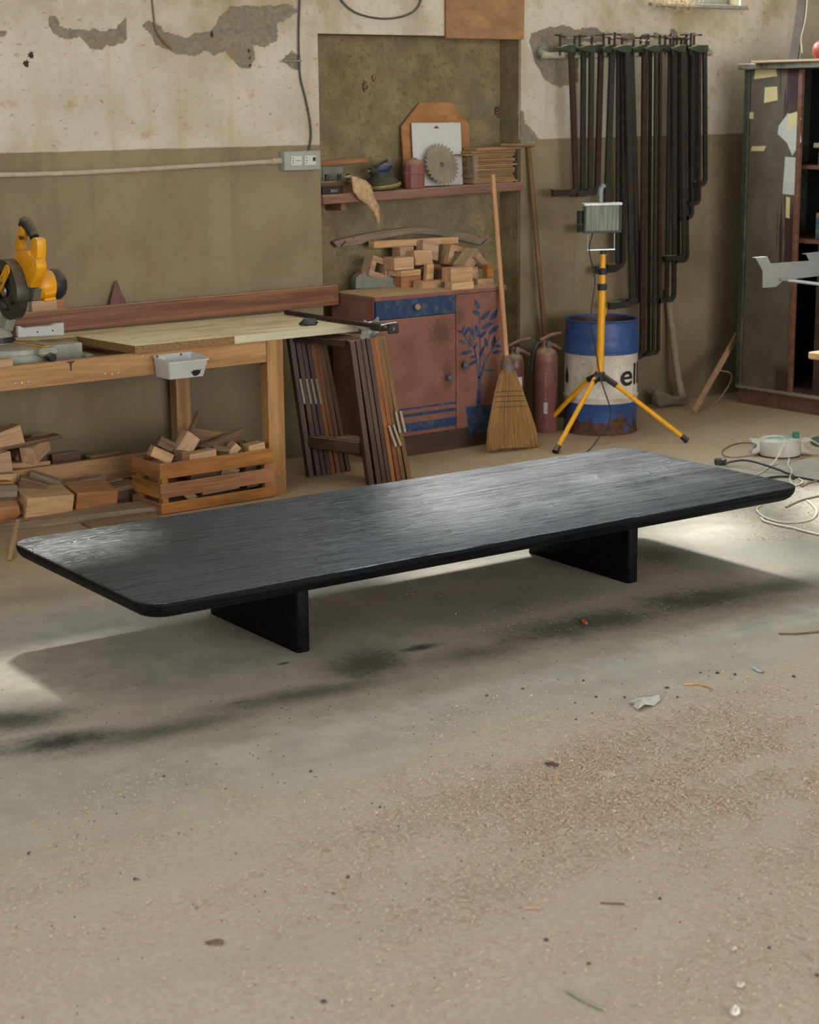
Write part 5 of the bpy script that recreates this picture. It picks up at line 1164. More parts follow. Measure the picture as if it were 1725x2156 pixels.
g = G('lamp_reflector'); c = g.coord(); v_ = g.noise(g.scale(c, (60, 1, 3)), 2.0, 3); REFL = g.done(g.mix(g.mapr(v_, 0.35, 0.7), lin(104, 110, 96), lin(160, 166, 146)), 0.35, g.bump(v_, 0.4, 0.004), 0.75)
mb = MB(); a_, b2 = W2-t, H2-t; mb.add([(-a_, -0.002, -b2), (a_, -0.002, -b2), (a_, -0.002, b2), (-a_, -0.002, b2), (-a_*0.8, 0.05, -b2*0.5), (a_*0.8, 0.05, -b2*0.5), (a_*0.8, 0.05, b2*0.5), (-a_*0.8, 0.05, b2*0.5)], [(0, 4, 5, 1), (1, 5, 6, 2), (2, 6, 7, 3), (3, 7, 4, 0), (4, 7, 6, 5)])
mb.build('reflector', REFL, hd, M=ML, local=True)
g = G('lamp_glass'); c = g.coord(); rb = g.noise(g.scale(c, (90, 1, 4)), 1.0, 2); g.done(g.mix(g.mapr(rb, 0.35, 0.65), lin(100, 108, 92), lin(142, 150, 128)), 0.35, g.bump(rb, 0.4, 0.004), Alpha=0.8, Specular_IOR_Level=0.3); LGL = g.m
MB().box((-a_, -0.008, -b2), (a_, -0.0055, b2)).build('front_glass', LGL, hd, M=ML, local=True)
MB().tube([(-0.06, 0.02, 0), (0.06, 0.02, 0)], 0.005, 10).build('lamp_tube', plain('halogen_tube', lin(210, 214, 196), 0.2), hd, M=ML, local=True, smooth=True)
for k in range(5): MB().box((-W2-0.02+0.004*abs(k-2), 0.02+0.012*k, -H2*0.4), (-W2*0.85, 0.024+0.012*k, H2*0.5)).build('cooling_fin', BLK2, hd, M=ML, local=True)
mb = MB(); mb.tube([(-0.006, 0.02, H2), (-0.008, 0.02, H2+0.03)], 0.008, 8); mb.build('handle_post', BLK2, hd, M=ML, local=True)
hp = [(-0.008, 0.012, H2+0.006), (-0.009, 0.012, H2+0.05), (-0.002, 0.012, H2+0.078), (0.014, 0.012, H2+0.09)]
hb = MB()
sp = smoothpath(hp, 4)
for i in range(len(sp)-1): hb.bar(sp[i], sp[i+1], 0.03, 0.016, up=(1, 0, 0.3))
hb.build('carry_handle', plain('lamp_handle_grey', lin(120, 122, 122), 0.45, 0.2), hd, M=ML, local=True)
z_u = P(1265, 525, y=-0.6).z-ctr.z
for s_ in (-1, 1): MB().tube([(s_*(W2*0.72), 0.012, -H2+0.005), (s_*(W2*0.72), 0.012, z_u)], 0.0035, 8).build('yoke_arm', SILV, hd, M=ML, local=True)
MB().box((-W2*0.74, 0.004, z_u-0.003), (W2*0.74, 0.020, z_u+0.002)).build('yoke_bar', ALU, hd, M=ML, local=True)
MB().lathe([(0.016, -0.012), (0.017, 0.0), (0.010, 0.012)], 12, c=pz(zt)).build('top_clamp', BLACKPL, wl, smooth=True)
cp = [ctr+hr*-0.05+Vector((0, 0, -H2)), P(1241, 525, y=-0.63), P(1250, 570, y=-0.63), P(1253, 600, y=-0.63), P(1246, 650, y=-0.64), P(1246, 690, y=-0.64), P(1257, 750, y=-0.64), P(1266, 800, y=-0.66), P(1281, 845, y=-0.70), P(1286, 868, y=-0.73), P(1281, 893, y=-0.77), P(1263, 920, y=-0.82), P(1240, 948, z=0.006), P(1200, 975, z=0.006), P(1150, 1000, z=0.006)]
tag(MB().tube(smoothpath(cp, 6), 0.0035, 8).build('lamp_cable', CABLE_B, wl, smooth=True), 'black lamp cable')

# ------------------------------------------------------------------ axe and lath by the cupboard
hb_ = P(1437, 850, y=-0.13); ht = P(1405, 610, y=-0.02); hb_.z = 0.03
axe = thing('axe', 'dusty long-handled axe standing on its head against the wall', 'axe', (hb_.x-0.02, -0.13, 0))
GH = plain('dusty_grey_handle', lin(150, 134, 108), 0.85, var=0.12, dust=0.3)
MB().tube(smoothpath([hb_, hb_+(ht-hb_)*0.3+Vector((-0.012, 0, 0)), hb_+(ht-hb_)*0.65+Vector((-0.004, 0, 0)), ht], 4), [0.024]*3+[0.021]*5+[0.019]*5, 12).build('handle', GH, axe, smooth=True)
hpx = [(1383, 842), (1388, 834), (1402, 840), (1422, 848), (1450, 846), (1453, 858), (1440, 866), (1412, 864), (1392, 869), (1384, 860)]
mb = MB().prism([P(*q, y=-0.155) for q in hpx], (0, 0.05, 0)); zmin = min(v[2] for v in mb.v); mb.v = [(x, y, z-zmin) for x, y, z in mb.v]
mb.build('axe_head', plain('dusty_rusted_iron', lin(112, 102, 86), 0.85, var=0.2, dust=0.5, bump=0.4), axe, bevel=0.008, smooth=True)
l0 = P(1462, 866, z=0.012); l1 = P(1552, 706, y=-0.12)
o = beam('wooden_lath', l0+Vector((0, 0, 0.004)), l1, 0.014, 0.034, PALE, up=(-0.7, 0, 0.7)); tag(o, 'thin pale lath leaning on the side of the cupboard', 'lath')
tag(MB().tube(smoothpath([P(1480, 868, z=0.004), P(1505, 850, z=0.01), P(1528, 822, y=-0.2), P(1540, 800, y=-0.2), P(1538, 785, y=-0.2), P(1515, 780, y=-0.2)], 5), 0.0035, 6).build('loose_cord', plain('dusty_cord', lin(170, 150, 116), 0.9), smooth=True), 'loose dusty cord beside the cupboard foot', 'cord')

# ------------------------------------------------------------------ bar clamps hanging on the pipe
YP = -0.075
pr = thing('pipe_rail', 'pale green painted pipe bracketed to the wall carrying the clamps', 'pipe rail', P(1320, 112, y=YP))
PIPEM = plain('pale_painted_pipe', lin(170, 166, 142), 0.6, var=0.12, dirt=lin(120, 128, 104), dirtamt=0.5, dust=0.2)
pa, pb = P(1160, 117, y=YP), P(1491, 110, y=YP)
MB().tube(smoothpath([P(1140, 112, y=-0.002), P(1142, 113, y=-0.04), P(1150, 115, y=YP+0.01), pa, pa+(pb-pa)*0.5, pb], 5), 0.0165, 14).build('pipe', PIPEM, pr, smooth=True)
MB().lathe([(0.040, 0), (0.040, 0.012), (0.028, 0.016)], 18, M=Matrix.Rotation(radians(90), 3, 'X'), c=P(1142, 112, y=-0.001)).build('wall_flange', plain('greenish_flange', lin(128, 132, 112), 0.7), pr, smooth=True)
MB().tube([pb, pb+Vector((0.022, 0, 0))], 0.021, 14).build('end_cap', PIPEM, pr, smooth=True)
# px at the top, px at the bend, py of the foot, foot reach (px), lane in front of the pipe, bar width, green?
CL = [(1203, 1213, 405, 46, 1, .026, 1), (1229, 1227, 407, 20, 0, .024, 1), (1246, 1243, 407, 20, 1, .024, 1), (1266, 1258, 404, 18, 0, .026, 0), (1290, 1276, 478, 58, 1, .028, 1), (1304, 1302, 566, 46, 0, .026, 0),
      (1313, 1313, 560, 30, 1, .018, 1), (1321, 1331, 640, 48, 2, .026, 1), (1329, 1345, 634, 22, 0, .026, 0), (1358, 1353, 748, 10, 1, .030, 1), (1370, 1366, 746, 12, 0, .014, 0), (1382, 1376, 745, 12, 2, .015, 1), (1391, 1386, 743, 10, 1, .014, 0),
      (1412, 1404, 632, 24, 0, .020, 0), (1421, 1419, 630, 36, 1, .022, 0), (1429, 1428, 545, 28, 0, .018, 0), (1437, 1440, 542, 36, 2, .020, 1), (1443, 1447, 548, 24, 1, .016, 0), (1452, 1449, 460, 18, 0, .018, 0), (1459, 1457, 458, 20, 1, .018, 1),
      (1466, 1464, 430, 18, 0, .018, 0), (1473, 1472, 428, 16, 2, .016, 1), (1484, 1485, 387, 24, 1, .022, 1)]
rr = random.Random(12)
for i, (xt, xb, yb, reach, lane, w_, gr) in enumerate(CL):
    yy = -0.100-0.028*lane; w_ *= 1.3; ct_, cb_ = P(xt, 104, y=yy), P(xb, yb, y=yy)
    kx = 0.0030; rc = reach*kx; zt = ct_.z; zb = cb_.z; r_ = min(0.030, rc*0.6+0.006); xtop, xbot = ct_.x, cb_.x
    cl = thing('bar_clamp', '%s bar clamp from the left on the pipe rail' % ORD[i] if i < 12 else '%s bar clamp from the right on the pipe rail' % ORD[len(CL)-1-i], 'clamp', (xtop, yy, zb), group='bar clamps hanging on the pipe rail')
    mat = GREENST if gr else DARKST
    path = [(xtop, zt), (xtop+(xbot-xtop)*0.5, zt+(zb+r_-zt)*0.5), (xbot, zb+r_)] + [(xbot-r_+r_*cos(radians(a)), zb+r_-r_*sin(radians(a))) for a in (22, 45, 68, 90)] + [(xbot-r_-rc, zb)]
    L_, R_ = [], []
    for k in range(len(path)):
        a, b = path[max(0, k-1)], path[min(len(path)-1, k+1)]; d = Vector((b[0]-a[0], b[1]-a[1])).normalized(); n_ = Vector((-d.y, d.x))*w_/2
        L_.append((path[k][0]+n_.x, path[k][1]+n_.y)); R_.append((path[k][0]-n_.x, path[k][1]-n_.y))
    mb = MB(); th = 0.014
    for k in range(len(path)):
        mb.v += [(L_[k][0], yy-th/2, L_[k][1]), (R_[k][0], yy-th/2, R_[k][1]), (R_[k][0], yy+th/2, R_[k][1]), (L_[k][0], yy+th/2, L_[k][1])]
    for k in range(len(path)-1):
        for e in range(4): mb.f.append((4*k+e, 4*k+4+e, 4*k+4+(e+1) % 4, 4*k+(e+1) % 4))
    mb.f += [(0, 1, 2, 3), tuple(4*(len(path)-1)+e for e in (3, 2, 1, 0))]
    mb.build('clamp_bar', DARKST if i % 3 else RUSTY, cl)
    arm = 0.075+rr.uniform(0, 0.03); hz = zt+0.004
    MB().prism([(xtop+w_/2+0.006, yy-0.012, hz-0.020), (xtop+w_/2+0.006, yy-0.012, hz+0.020), (xtop-w_/2-0.01, yy-0.012, hz+0.021), (xtop-arm, yy-0.012, hz+0.006), (xtop-arm, yy-0.012, hz-0.008), (xtop-w_/2-0.006, yy-0.012, hz-0.022)], (0, 0.026, 0)).build('clamp_head', mat, cl, bevel=0.003)
    sx_ = xtop-arm+0.012; top = hz+0.045+rr.uniform(0, 0.04)
    MB().tube([(sx_, yy, hz-0.035), (sx_, yy, top)], 0.007, 10).build('screw_spindle', RUSTY, cl, smooth=True)
    a = rr.uniform(-0.6, 0.6); dv = Vector((cos(a), sin(a), rr.uniform(-0.12, 0.12)))*0.045
    MB().tube([Vector((sx_, yy, top-0.008))-dv, Vector((sx_, yy, top-0.008))+dv], 0.0042, 8).build('tommy_bar', STEEL if i % 2 else RUSTY, cl, smooth=True)
    if reach > 22: MB().box((xbot-r_-rc-0.004, yy-0.016, zb+w_/2-0.002), (xbot-r_-rc*0.4, yy+0.016, zb+w_/2+0.006)).build('foot_pad', mat, cl, bevel=0.002)
# wide flat bar standing up out of the clamps
a_, b_ = P(1293, 100, y=-0.19), P(1293, 84, y=-0.19)

# ------------------------------------------------------------------ cupboard on the right
XC, YC0, YC1, ZCT = 2.70, -0.262, -1.75, 1.885; DX = 0.52
cu = thing('cupboard', 'tall old cupboard with a paper-covered sliding door standing half open', 'cupboard', (XC+DX/2, (YC0+YC1)/2, 0))
def oldpanel(name, a, b, drips):
    g = G(name); p = g.pos(); x, y, z = g.sep(p); n = g.noise(p, 5, 7, 0.65); f = g.noise(p, 60, 4, 0.65); st = g.noise(g.scale(p, (1, 26, 1.6)), 1.5, 4, 0.6)
    col = g.mix(g.mapr(n, 0.3, 0.7), a, b); col = g.mix(g.math('MULTIPLY', g.mapr(f, 0.55, 0.72), 0.4), col, lin(140, 128, 108))
    if drips:
        yd = P(1672, 250, x=XC).y
        m = g.math('ADD', g.math('SUBTRACT', 1.3, g.math('MULTIPLY', g.math('ABSOLUTE', g.math('SUBTRACT', y, yd-0.03)), 8.5)), g.math('MULTIPLY', g.math('SUBTRACT', st, 0.5), 3.0))
        zz = g.math('MAXIMUM', g.mapr(z, 1.45, 1.75), g.math('MAXIMUM', g.math('MULTIPLY', g.mapr(z, 0.72, 0.85), g.mapr(z, 1.25, 1.05)), g.math('MULTIPLY', g.mapr(z, 0.28, 0.2), 0.9)))
        col = g.mix(g.math('MULTIPLY', g.mapr(m, 0.40, 0.62), zz), col, lin(58, 36, 34))
    return g.done(col, 0.75, g.bump(f, 0.15, 0.002))
PAN = oldpanel('grey_brown_panel', lin(112, 100, 84), lin(86, 76, 62), True); DARKW = oldpanel('dark_red_wood', lin(66, 44, 34), lin(48, 32, 26), False)
TRIM_ = wood('brown_door_edge', lin(132, 84, 54), lin(92, 56, 36), 20, 0.6, 0.15, 0); GRN = plain('dark_green_frame', lin(62, 66, 56), 0.6, var=0.25, dirt=lin(110, 100, 80), dirtamt=0.5)
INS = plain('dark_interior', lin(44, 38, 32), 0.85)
yD = P(1690, 150, x=XC).y; 
MB().box((XC+0.02, YC0-0.03, 0.10), (XC+DX, YC0, ZCT-0.02)).build('side_panel', GRN, cu, bevel=0.002)
MB().box((XC+0.02, YC1, 0.10), (XC+DX, YC1+0.03, ZCT-0.02)).build('side_panel', GRN, cu, bevel=0.002)
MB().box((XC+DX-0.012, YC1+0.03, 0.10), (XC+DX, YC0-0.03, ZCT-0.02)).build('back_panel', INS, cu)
MB().box((XC+0.02, YC1+0.03, 0.10), (XC+DX-0.012, YC0-0.03, 0.125)).build('bottom_panel', DARKW, cu)
MB().box((XC-0.012, YC0-0.032, 0.10), (XC+0.018, YC0+0.006, ZCT-0.022)).build('corner_post', GRN, cu, bevel=0.003)
MB().box((XC-0.045, YC1-0.02, ZCT-0.02), (XC+DX, YC0+0.03, ZCT+0.012)).build('cornice', plain('dusty_cornice', lin(120, 112, 92), 0.7, dust=0.7, dirt=lin(60, 56, 46), dirtamt=0.7), cu, bevel=0.004)
MB().box((XC+0.004, YC1+0.01, 0.0), (XC+DX-0.02, YC0-0.01, 0.088)).build('plinth', wood('plinth_board', lin(124, 80, 50), lin(90, 56, 36), 20, 0.75, 0.2, 0, dust=0.5), cu, bevel=0.002)
MB().box((XC-0.02, YC1, 0.089), (XC+0.03, YC0-0.004, 0.104)).build('sliding_track', plain('dusty_track', lin(130, 120, 98), 0.6, dust=0.6), cu, bevel=0.002)
dpl = MB().box((XC, yD+0.024, 0.105), (XC+0.016, YC0-0.034, ZCT-0.024)).build('sliding_door', PAN, cu, bevel=0.001)
MB().box((XC-0.004, yD-0.004, 0.105), (XC+0.020, yD+0.023, ZCT-0.024)).build('door_edge', TRIM_, dpl, bevel=0.002)
MB().box((XC+0.024, YC1+0.03, 0.105), (XC+0.040, yD-0.135, 0.93)).build('inner_door', DARKW, cu, bevel=0.001)
for zz in (0.93, 1.33):
    MB().box((XC+0.05, YC1+0.03, zz), (XC+DX-0.013, YC0-0.031, zz+0.022)).build('cupboard_shelf', TRIM_, cu, bevel=0.001)
# papers pinned and taped on the door
PAP = plain('yellowed_paper', lin(212, 194, 140), 0.85, var=0.06); PAPW = plain('dirty_white_paper', lin(196, 194, 184), 0.85, var=0.05, dirt=lin(160, 150, 126), dirtamt=0.4); 
PL = [(((1591, 147), (1634, 143), (1637, 160), (1588, 167)), PAP, 'yellow paper strip taped at the top of the cupboard door', 'tape'), (((1611, 184), (1637, 182), (1638, 211), (1609, 217)), PAP, 'square yellow note below the taped strip on the cupboard door', 'note'),
      (((1573, 237), (1587, 236), (1587, 250), (1573, 251)), PAP, 'tiny yellow note near the cupboard door\'s left edge', 'note'), (((1584, 308), (1614, 307), (1609, 318), (1581, 318)), PAP, 'narrow torn paper strip on the middle left of the cupboard door', 'tape'),
      (((1640, 265), (1660, 238), (1683, 258), (1688, 297), (1669, 328), (1657, 300), (1638, 282)), PAPW, 'irregular white paper hanging below the leaning yellow note', 'paper'), (((1661, 240), (1683, 234), (1688, 252), (1656, 279)), PAP, 'leaning yellow note overlapping the irregular white paper', 'note'),
      (((1654, 330), (1678, 332), (1680, 412), (1648, 408)), PAPW, 'long white slip pinned low on the cupboard door', 'paper'), (((1656, 414), (1664, 416), (1663, 460), (1655, 458)), PAP, 'thin yellow strip under the long white slip', 'tape')]
for k, (q, m_, lab, cat) in enumerate(PL):
    xo = XC-0.0012-0.0008*(k in (5,)); mb = MB().prism([P(a, b, x=xo) for a, b in q], (-0.0007, 0, 0)); tag(mb.build('paper_note', m_), lab, cat, 'papers on the cupboard door')
# things inside the cupboard
o = block('cardboard_box', (XC+0.15, yD-0.14, 1.352+0.035), (0.16, 0.14, 0.068), (0, 0, 6), plain('dark_card', lin(76, 70, 62), 0.8)); tag(o, 'dark flat box on the upper cupboard shelf', 'box')
o = block('book', (XC+0.12, yD-0.10, 1.352+0.085), (0.15, 0.10, 0.025), (0, 8, 10), GREYW); tag(o, 'loose papers tilted on the dark flat box', 'papers'); o.location.z += 0.012
for k, (hh, cc) in enumerate(((0.03, (70, 78, 88)), (0.028, (96, 92, 84)), (0.03, (60, 92, 104)), (0.03, (60, 92, 104)), (0.026, (160, 96, 76)))):
    z_ = 0.953+sum((0.03, 0.028, 0.03, 0.03, 0.026)[:k])+hh/2
    o = block('packet', (XC+0.15, yD-0.15, z_), (0.15, 0.16, hh-0.001), (0, 0, 0), plain('packet_card', lin(*cc), 0.6)); tag(o, '%s packet from the bottom on the lower cupboard shelf' % ORD[k], 'packet', 'packets stacked in the cupboard')
o = block('white_can', (XC+0.10, yD-0.215, 0.953+0.035), (0.05, 0.05, 0.068), (0, 0, 20), plain('white_packet', lin(190, 188, 180), 0.6)); tag(o, 'small white packet at the front of the lower cupboard shelf', 'packet')
# on top of the cupboard
o = beam('wooden_board', (XC-0.03, -0.36, ZCT+0.019), (XC+0.02, -1.5, ZCT+0.019), 0.10, 0.012, PALE); tag(o, 'thin pale board lying on top of the cupboard', 'board')
pb0 = P(1671, 118, x=XC+0.20); pb0.z = ZCT+0.016; pt0 = P(1694, -30, x=XC+0.50)
o = beam('leaning_post', pb0, pt0, 0.05, 0.03, plain('dark_old_post', lin(82, 68, 56), 0.8, var=0.2)); tag(o, 'dark post leaning between cupboard top and wall', 'post')
tag(MB().tube(smoothpath([P(1690, 112, x=XC+0.15), P(1688, 80, x=XC+0.22), P(1697, 40, x=XC+0.3), P(1702, -20, x=XC+0.4)], 4), 0.005, 6).build('old_rope', GH, smooth=True), 'dusty cord hanging down behind the dark leaning post', 'cord')
rc_ = P(1731, 96, x=XC+0.12); o = MB().lathe([(0.0, -0.05), (0.03, -0.045), (0.048, -0.02), (0.05, 0.01), (0.042, 0.03), (0.03, 0.043), (0.012, 0.05), (0.01, 0.07)], 20, c=(rc_.x, rc_.y, ZCT+0.0755)).build('red_jug', plain('red_plastic_jug', lin(150, 64, 48), 0.45), smooth=True); tag(o, 'rounded red jug on the cupboard at the picture\'s right edge', 'jug')

# ------------------------------------------------------------------ machine arm reaching in from the right
yA = -1.25
sa = thing('saw_fence_arm', 'aluminium fence bracket on a steel rod reaching in from the right', 'machine arm', (2.75, yA, 0))
out = [(1592, 543), (1616, 541), (1624, 555), (1705, 549), (1698, 535), (1725, 532), (1760, 529), (1760, 578), (1725, 581), (1650, 590), (1635, 604), (1607, 606), (1607, 570)]
MB().prism([P(*q, y=yA) for q in out], (0, 0.004, 0)).build('bracket_plate', ALU, sa)
for q0, q1 in (((1592, 543), (1616, 541)), ((1698, 535), (1760, 529))):
    a_, b_ = P(*q0, y=yA), P(*q1, y=yA); beam('bracket_flange', a_+Vector((0, 0.012, 0)), b_+Vector((0, 0.012, 0)), 0.03, 0.003, ALU, sa, bevel=0)
ra, rb = P(1642, 588, y=yA-0.003), P(1790, 606, y=yA-0.25)
MB().tube([ra, ra+(rb-ra)*0.12], 0.005, 10).build('threaded_end', STEEL, sa, smooth=True)
MB().tube([ra+(rb-ra)*0.12, rb], 0.0085, 14).build('steel_rod', ALU, sa, smooth=True)
MB().tube([Vector((rb.x, rb.y, 0.0)), Vector((rb.x, rb.y, rb.z+0.02))], 0.03, 14).build('stand_post', plain('machine_green', lin(84, 98, 88), 0.5), sa, smooth=True)
MB().lathe([(0.16, 0), (0.16, 0.02), (0.05, 0.03)], 24, c=(rb.x, rb.y, 0)).build('stand_foot', plain('machine_green_base', lin(84, 98, 88), 0.5), sa, smooth=True)
p2 = P(1760, 552, y=yA); beam('bracket_tie', p2+Vector((0, 0.004, 0)), Vector((rb.x, rb.y, rb.z-0.03)), 0.03, 0.02, ALU, sa)
a_ = P(1701, 748, y=-1.80); o = beam('outfeed_board', (a_.x, -1.90, a_.z), (a_.x+0.62, -1.90, a_.z-0.01), 0.20, 0.034, PALE, bevel=0.006)
of = tag(o, 'pale board end on a stand at the picture\'s right edge', 'board')
ls = thing('board_stand', 'plain wooden stand under the pale board, beyond the right edge', 'stand', (a_.x+0.46, -1.90, 0))
for dx in (0.36, 0.58):
    for dy in (-0.07, 0.07): beam('leg', (a_.x+dx, -1.90+dy, 0), (a_.x+dx, -1.90+dy, a_.z-0.026), 0.04, 0.04, PINE, ls)

# ------------------------------------------------------------------ slatted crate under the bench
cx0, cx1, cy0, cy1, ch = -1.335, -0.762, -0.700, -0.445, 0.222
cr = thing('wooden_crate', 'slatted wooden crate full of offcuts under the bench', 'crate', ((cx0+cx1)/2, (cy0+cy1)/2, 0))
for z0, z1 in ((0.004, 0.050), (0.072, 0.134), (0.156, ch)):
    h = z1-z0; zc = (z0+z1)/2
    beam('slat', (cx0, cy0+0.005, zc), (cx1, cy0+0.005, zc), 0.010, h, CRATEW, cr, bevel=0.001); beam('slat', (cx0, cy1-0.005, zc), (cx1, cy1-0.005, zc), 0.010, h, CRATEW, cr, bevel=0.001)
    beam('slat', (cx0+0.005, cy0+0.0105, zc-0.002), (cx0+0.005, cy1-0.0105, zc-0.002), 0.010, h, CRATEW, cr, bevel=0.001); beam('slat', (cx1-0.005, cy0+0.0105, zc-0.002), (cx1-0.005, cy1-0.0105, zc-0.002), 0.010, h, CRATEW, cr, bevel=0.001)
for x_ in (cx0+0.027, cx1-0.027):
    for y_ in (cy0+0.026, cy1-0.026): beam('corner_block', (x_, y_, 0.004), (x_, y_, ch-0.004), 0.030, 0.030, CRATEW, cr, up=(0, 1, 0), bevel=0.001)
for k in range(5): beam('bottom_slat', (cx0+0.012, cy0+0.035+0.047*k, 0.005), (cx1-0.012, cy0+0.035+0.047*k, 0.005), 0.042, 0.008, CRATEW, cr, bevel=0.0008)
# sawdust heaped in the crate
mb = MB(); nx_, ny_ = 26, 12
for j in range(ny_+1):
    for i in range(nx_+1):
        x = cx0+0.045+(cx1-cx0-0.09)*i/nx_; y = cy0+0.046+(cy1-cy0-0.092)*j/ny_; mb.v.append((x, y, 0.188+0.022*noise.noise(Vector((x*14, y*14, 3)))+0.006*noise.noise(Vector((x*70, y*70, 3)))))
mb.f = [(j*(nx_+1)+i, j*(nx_+1)+i+1, (j+1)*(nx_+1)+i+1, (j+1)*(nx_+1)+i) for j in range(ny_) for i in range(nx_)]
tag(mb.build('sawdust_heap', SAWD, smooth=True), 'sawdust heaped between the offcuts in the crate', 'sawdust', kind='stuff')
GC = 'offcuts in the slatted crate'
def off(px, py, y, size, rot, mat, label, group=GC, name='wood_offcut', z=None):
    c = P(px, py, y=y)
    if z is not None: c.z = z
    return tag(block(name, c, size, rot, mat), label, 'wood offcut', group)
off(338, 957, -0.61, (0.10, 0.05, 0.045), (0, 28, -10), PALE, 'pale block tipped over at the left end of the crate')
off(358, 938, -0.56, (0.11, 0.05, 0.04), (0, 30, -25), BROWN, 'brown block behind the tipped pale block in the crate')
off(391, 935, -0.58, (0.10, 0.05, 0.075), (0, -52, 0), PALE, 'pale block standing on its corner in the crate')
off(401, 907, -0.50, (0.20, 0.03, 0.007), (0, -58, 10), BROWN, 'thin strip sticking up out of the crate')
off(382, 960, -0.655, (0.035, 0.06, 0.045), (0, 4, 6), BROWN, 'small dark block near the front slat of the crate')
off(421, 958, -0.655, (0.14, 0.05, 0.035), (0, -3, 3), PALE, 'flat pale block lying along the front slat of the crate')
off(466, 945, -0.655, (0.07, 0.05, 0.007), (12, 10, -20), BROWN, 'thin flat chip right of the flat pale block in the crate')
off(489, 945, -0.64, (0.055, 0.07, 0.034), (0, -42, -14), PALE, 'pale block turned on edge at the right of the crate')
off(534, 941, -0.65, (0.085, 0.06, 0.036), (0, -5, 0), PALE, 'pale brick-like block at the right end of the crate')
off(470, 928, -0.54, (0.26, 0.04, 0.035), (0, -10, 16), BROWN, 'long brown offcut lying at the back of the crate')
off(441, 918, -0.47, (0.22, 0.012, 0.05), (0, 14, 0), BROWN, 'wide brown board at the very back of the crate')
off(395, 1063, -0.62, (0.07, 0.05, 0.04), (0, 45, 0), PALE, 'block on its corner seen through the lowest gap of the crate', z=0.055)
off(460, 1054, -0.60, (0.20, 0.05, 0.035), (0, 0, 5), PALE, 'long pale offcut seen through the lowest gap of the crate', z=0.062)
off(540, 1040, -0.60, (0.12, 0.06, 0.04), (0, 0, -6), BROWN, 'short brown offcut seen low through the crate at right', z=0.062)
off(430, 1010, -0.59, (0.18, 0.05, 0.03), (0, 3, 8), BROWN, 'brown offcut seen through the upper gap of the crate', z=0.130)
off(480, 1002, -0.60, (0.08, 0.06, 0.05), (0, 20, -10), PALE, 'pale offcut seen through the upper gap of the crate', z=0.125)
off(535, 1000, -0.59, (0.14, 0.05, 0.04), (0, 0, 10), BROWN, 'dark offcut seen through the upper gap at the crate\'s right', z=0.125)

# ------------------------------------------------------------------ offcut heap left of the crate
GH_ = 'offcuts heaped under the bench'
def pile(a, ya, b, yb, w_, h_, mat, label, za=None, zb=None, up=(0, 0, 1), name='wood_offcut'):
    """timber between two photo points, each at its own depth"""
    A, B = P(*a, y=ya), P(*b, y=yb)
    if za is not None: A.z = za
    if zb is not None: B.z = zb
    return tag(beam(name, A, B, w_, h_, mat, up=up), label, 'wood offcut', GH_)
# base layers that carry the heap
pile((-60, 1096), -0.45, (328, 1078), -0.585, 0.15, 0.03, GREYW, 'wide grey board lying on the floor in front of the heap', za=0.016, zb=0.016)
pile((180, 1088), -0.68, (328, 1082), -0.70, 0.10, 0.012, BROWN, 'short brown board on the floor beside the crate', za=0.007, zb=0.007)
pile((10, 1072), -0.40, (285, 1048), -0.42, 0.12, 0.018, BROWN, 'long dark board tilted under the two end-grain blocks', za=0.045, zb=0.095)
pile((-40, 1050), -0.33, (250, 1042), -0.30, 0.20, 0.06, BROWN, 'thick hidden timber at the bottom of the heap', za=0.031, zb=0.031)
tag(block('wood_offcut', P(91, 1058, y=-0.435), (0.215, 0.13, 0.105), (12, 3.5, 0), PALE), 'large pale end-grain block in front of the heap', 'wood offcut', GH_)
tag(block('wood_offcut', P(190, 1043, y=-0.425), (0.195, 0.13, 0.085), (12, 4, 0), ORANGE), 'large orange block right of the pale end-grain block', 'wood offcut', GH_)
pile((-60, 1062), -0.395, (216, 1007), -0.33, 0.05, 0.030, GREYW, 'long rough grey batten lying across the heap', za=None)
pile((90, 1040), -0.33, (214, 1020), -0.31, 0.04, 0.045, BROWN, 'brown batten under the long grey one')
pile((150, 1034), -0.29, (256, 1012), -0.29, 0.045, 0.026, PALE, 'pale batten end poking out towards the crate')
pile((40, 1012), -0.36, (95, 1028), -0.40, 0.07, 0.045, BROWN, 'grey-brown block lying askew on the left of the heap')
pile((64, 1000), -0.25, (130, 1022), -0.33, 0.05, 0.04, GREYW, 'narrow grey strip sloping down through the heap')
pile((-40, 1012), -0.30, (30, 1006), -0.30, 0.05, 0.045, PALE, 'pale stick end at the picture edge, mid heap')
pile((-40, 1020), -0.37, (22, 1017), -0.37, 0.06, 0.02, ORANGE, 'thin orange strip under the pale stick end')
pile((-50, 1033), -0.40, (26, 1030), -0.40, 0.10, 0.05, GREYW, 'dusty grey lump of timber at the picture edge')
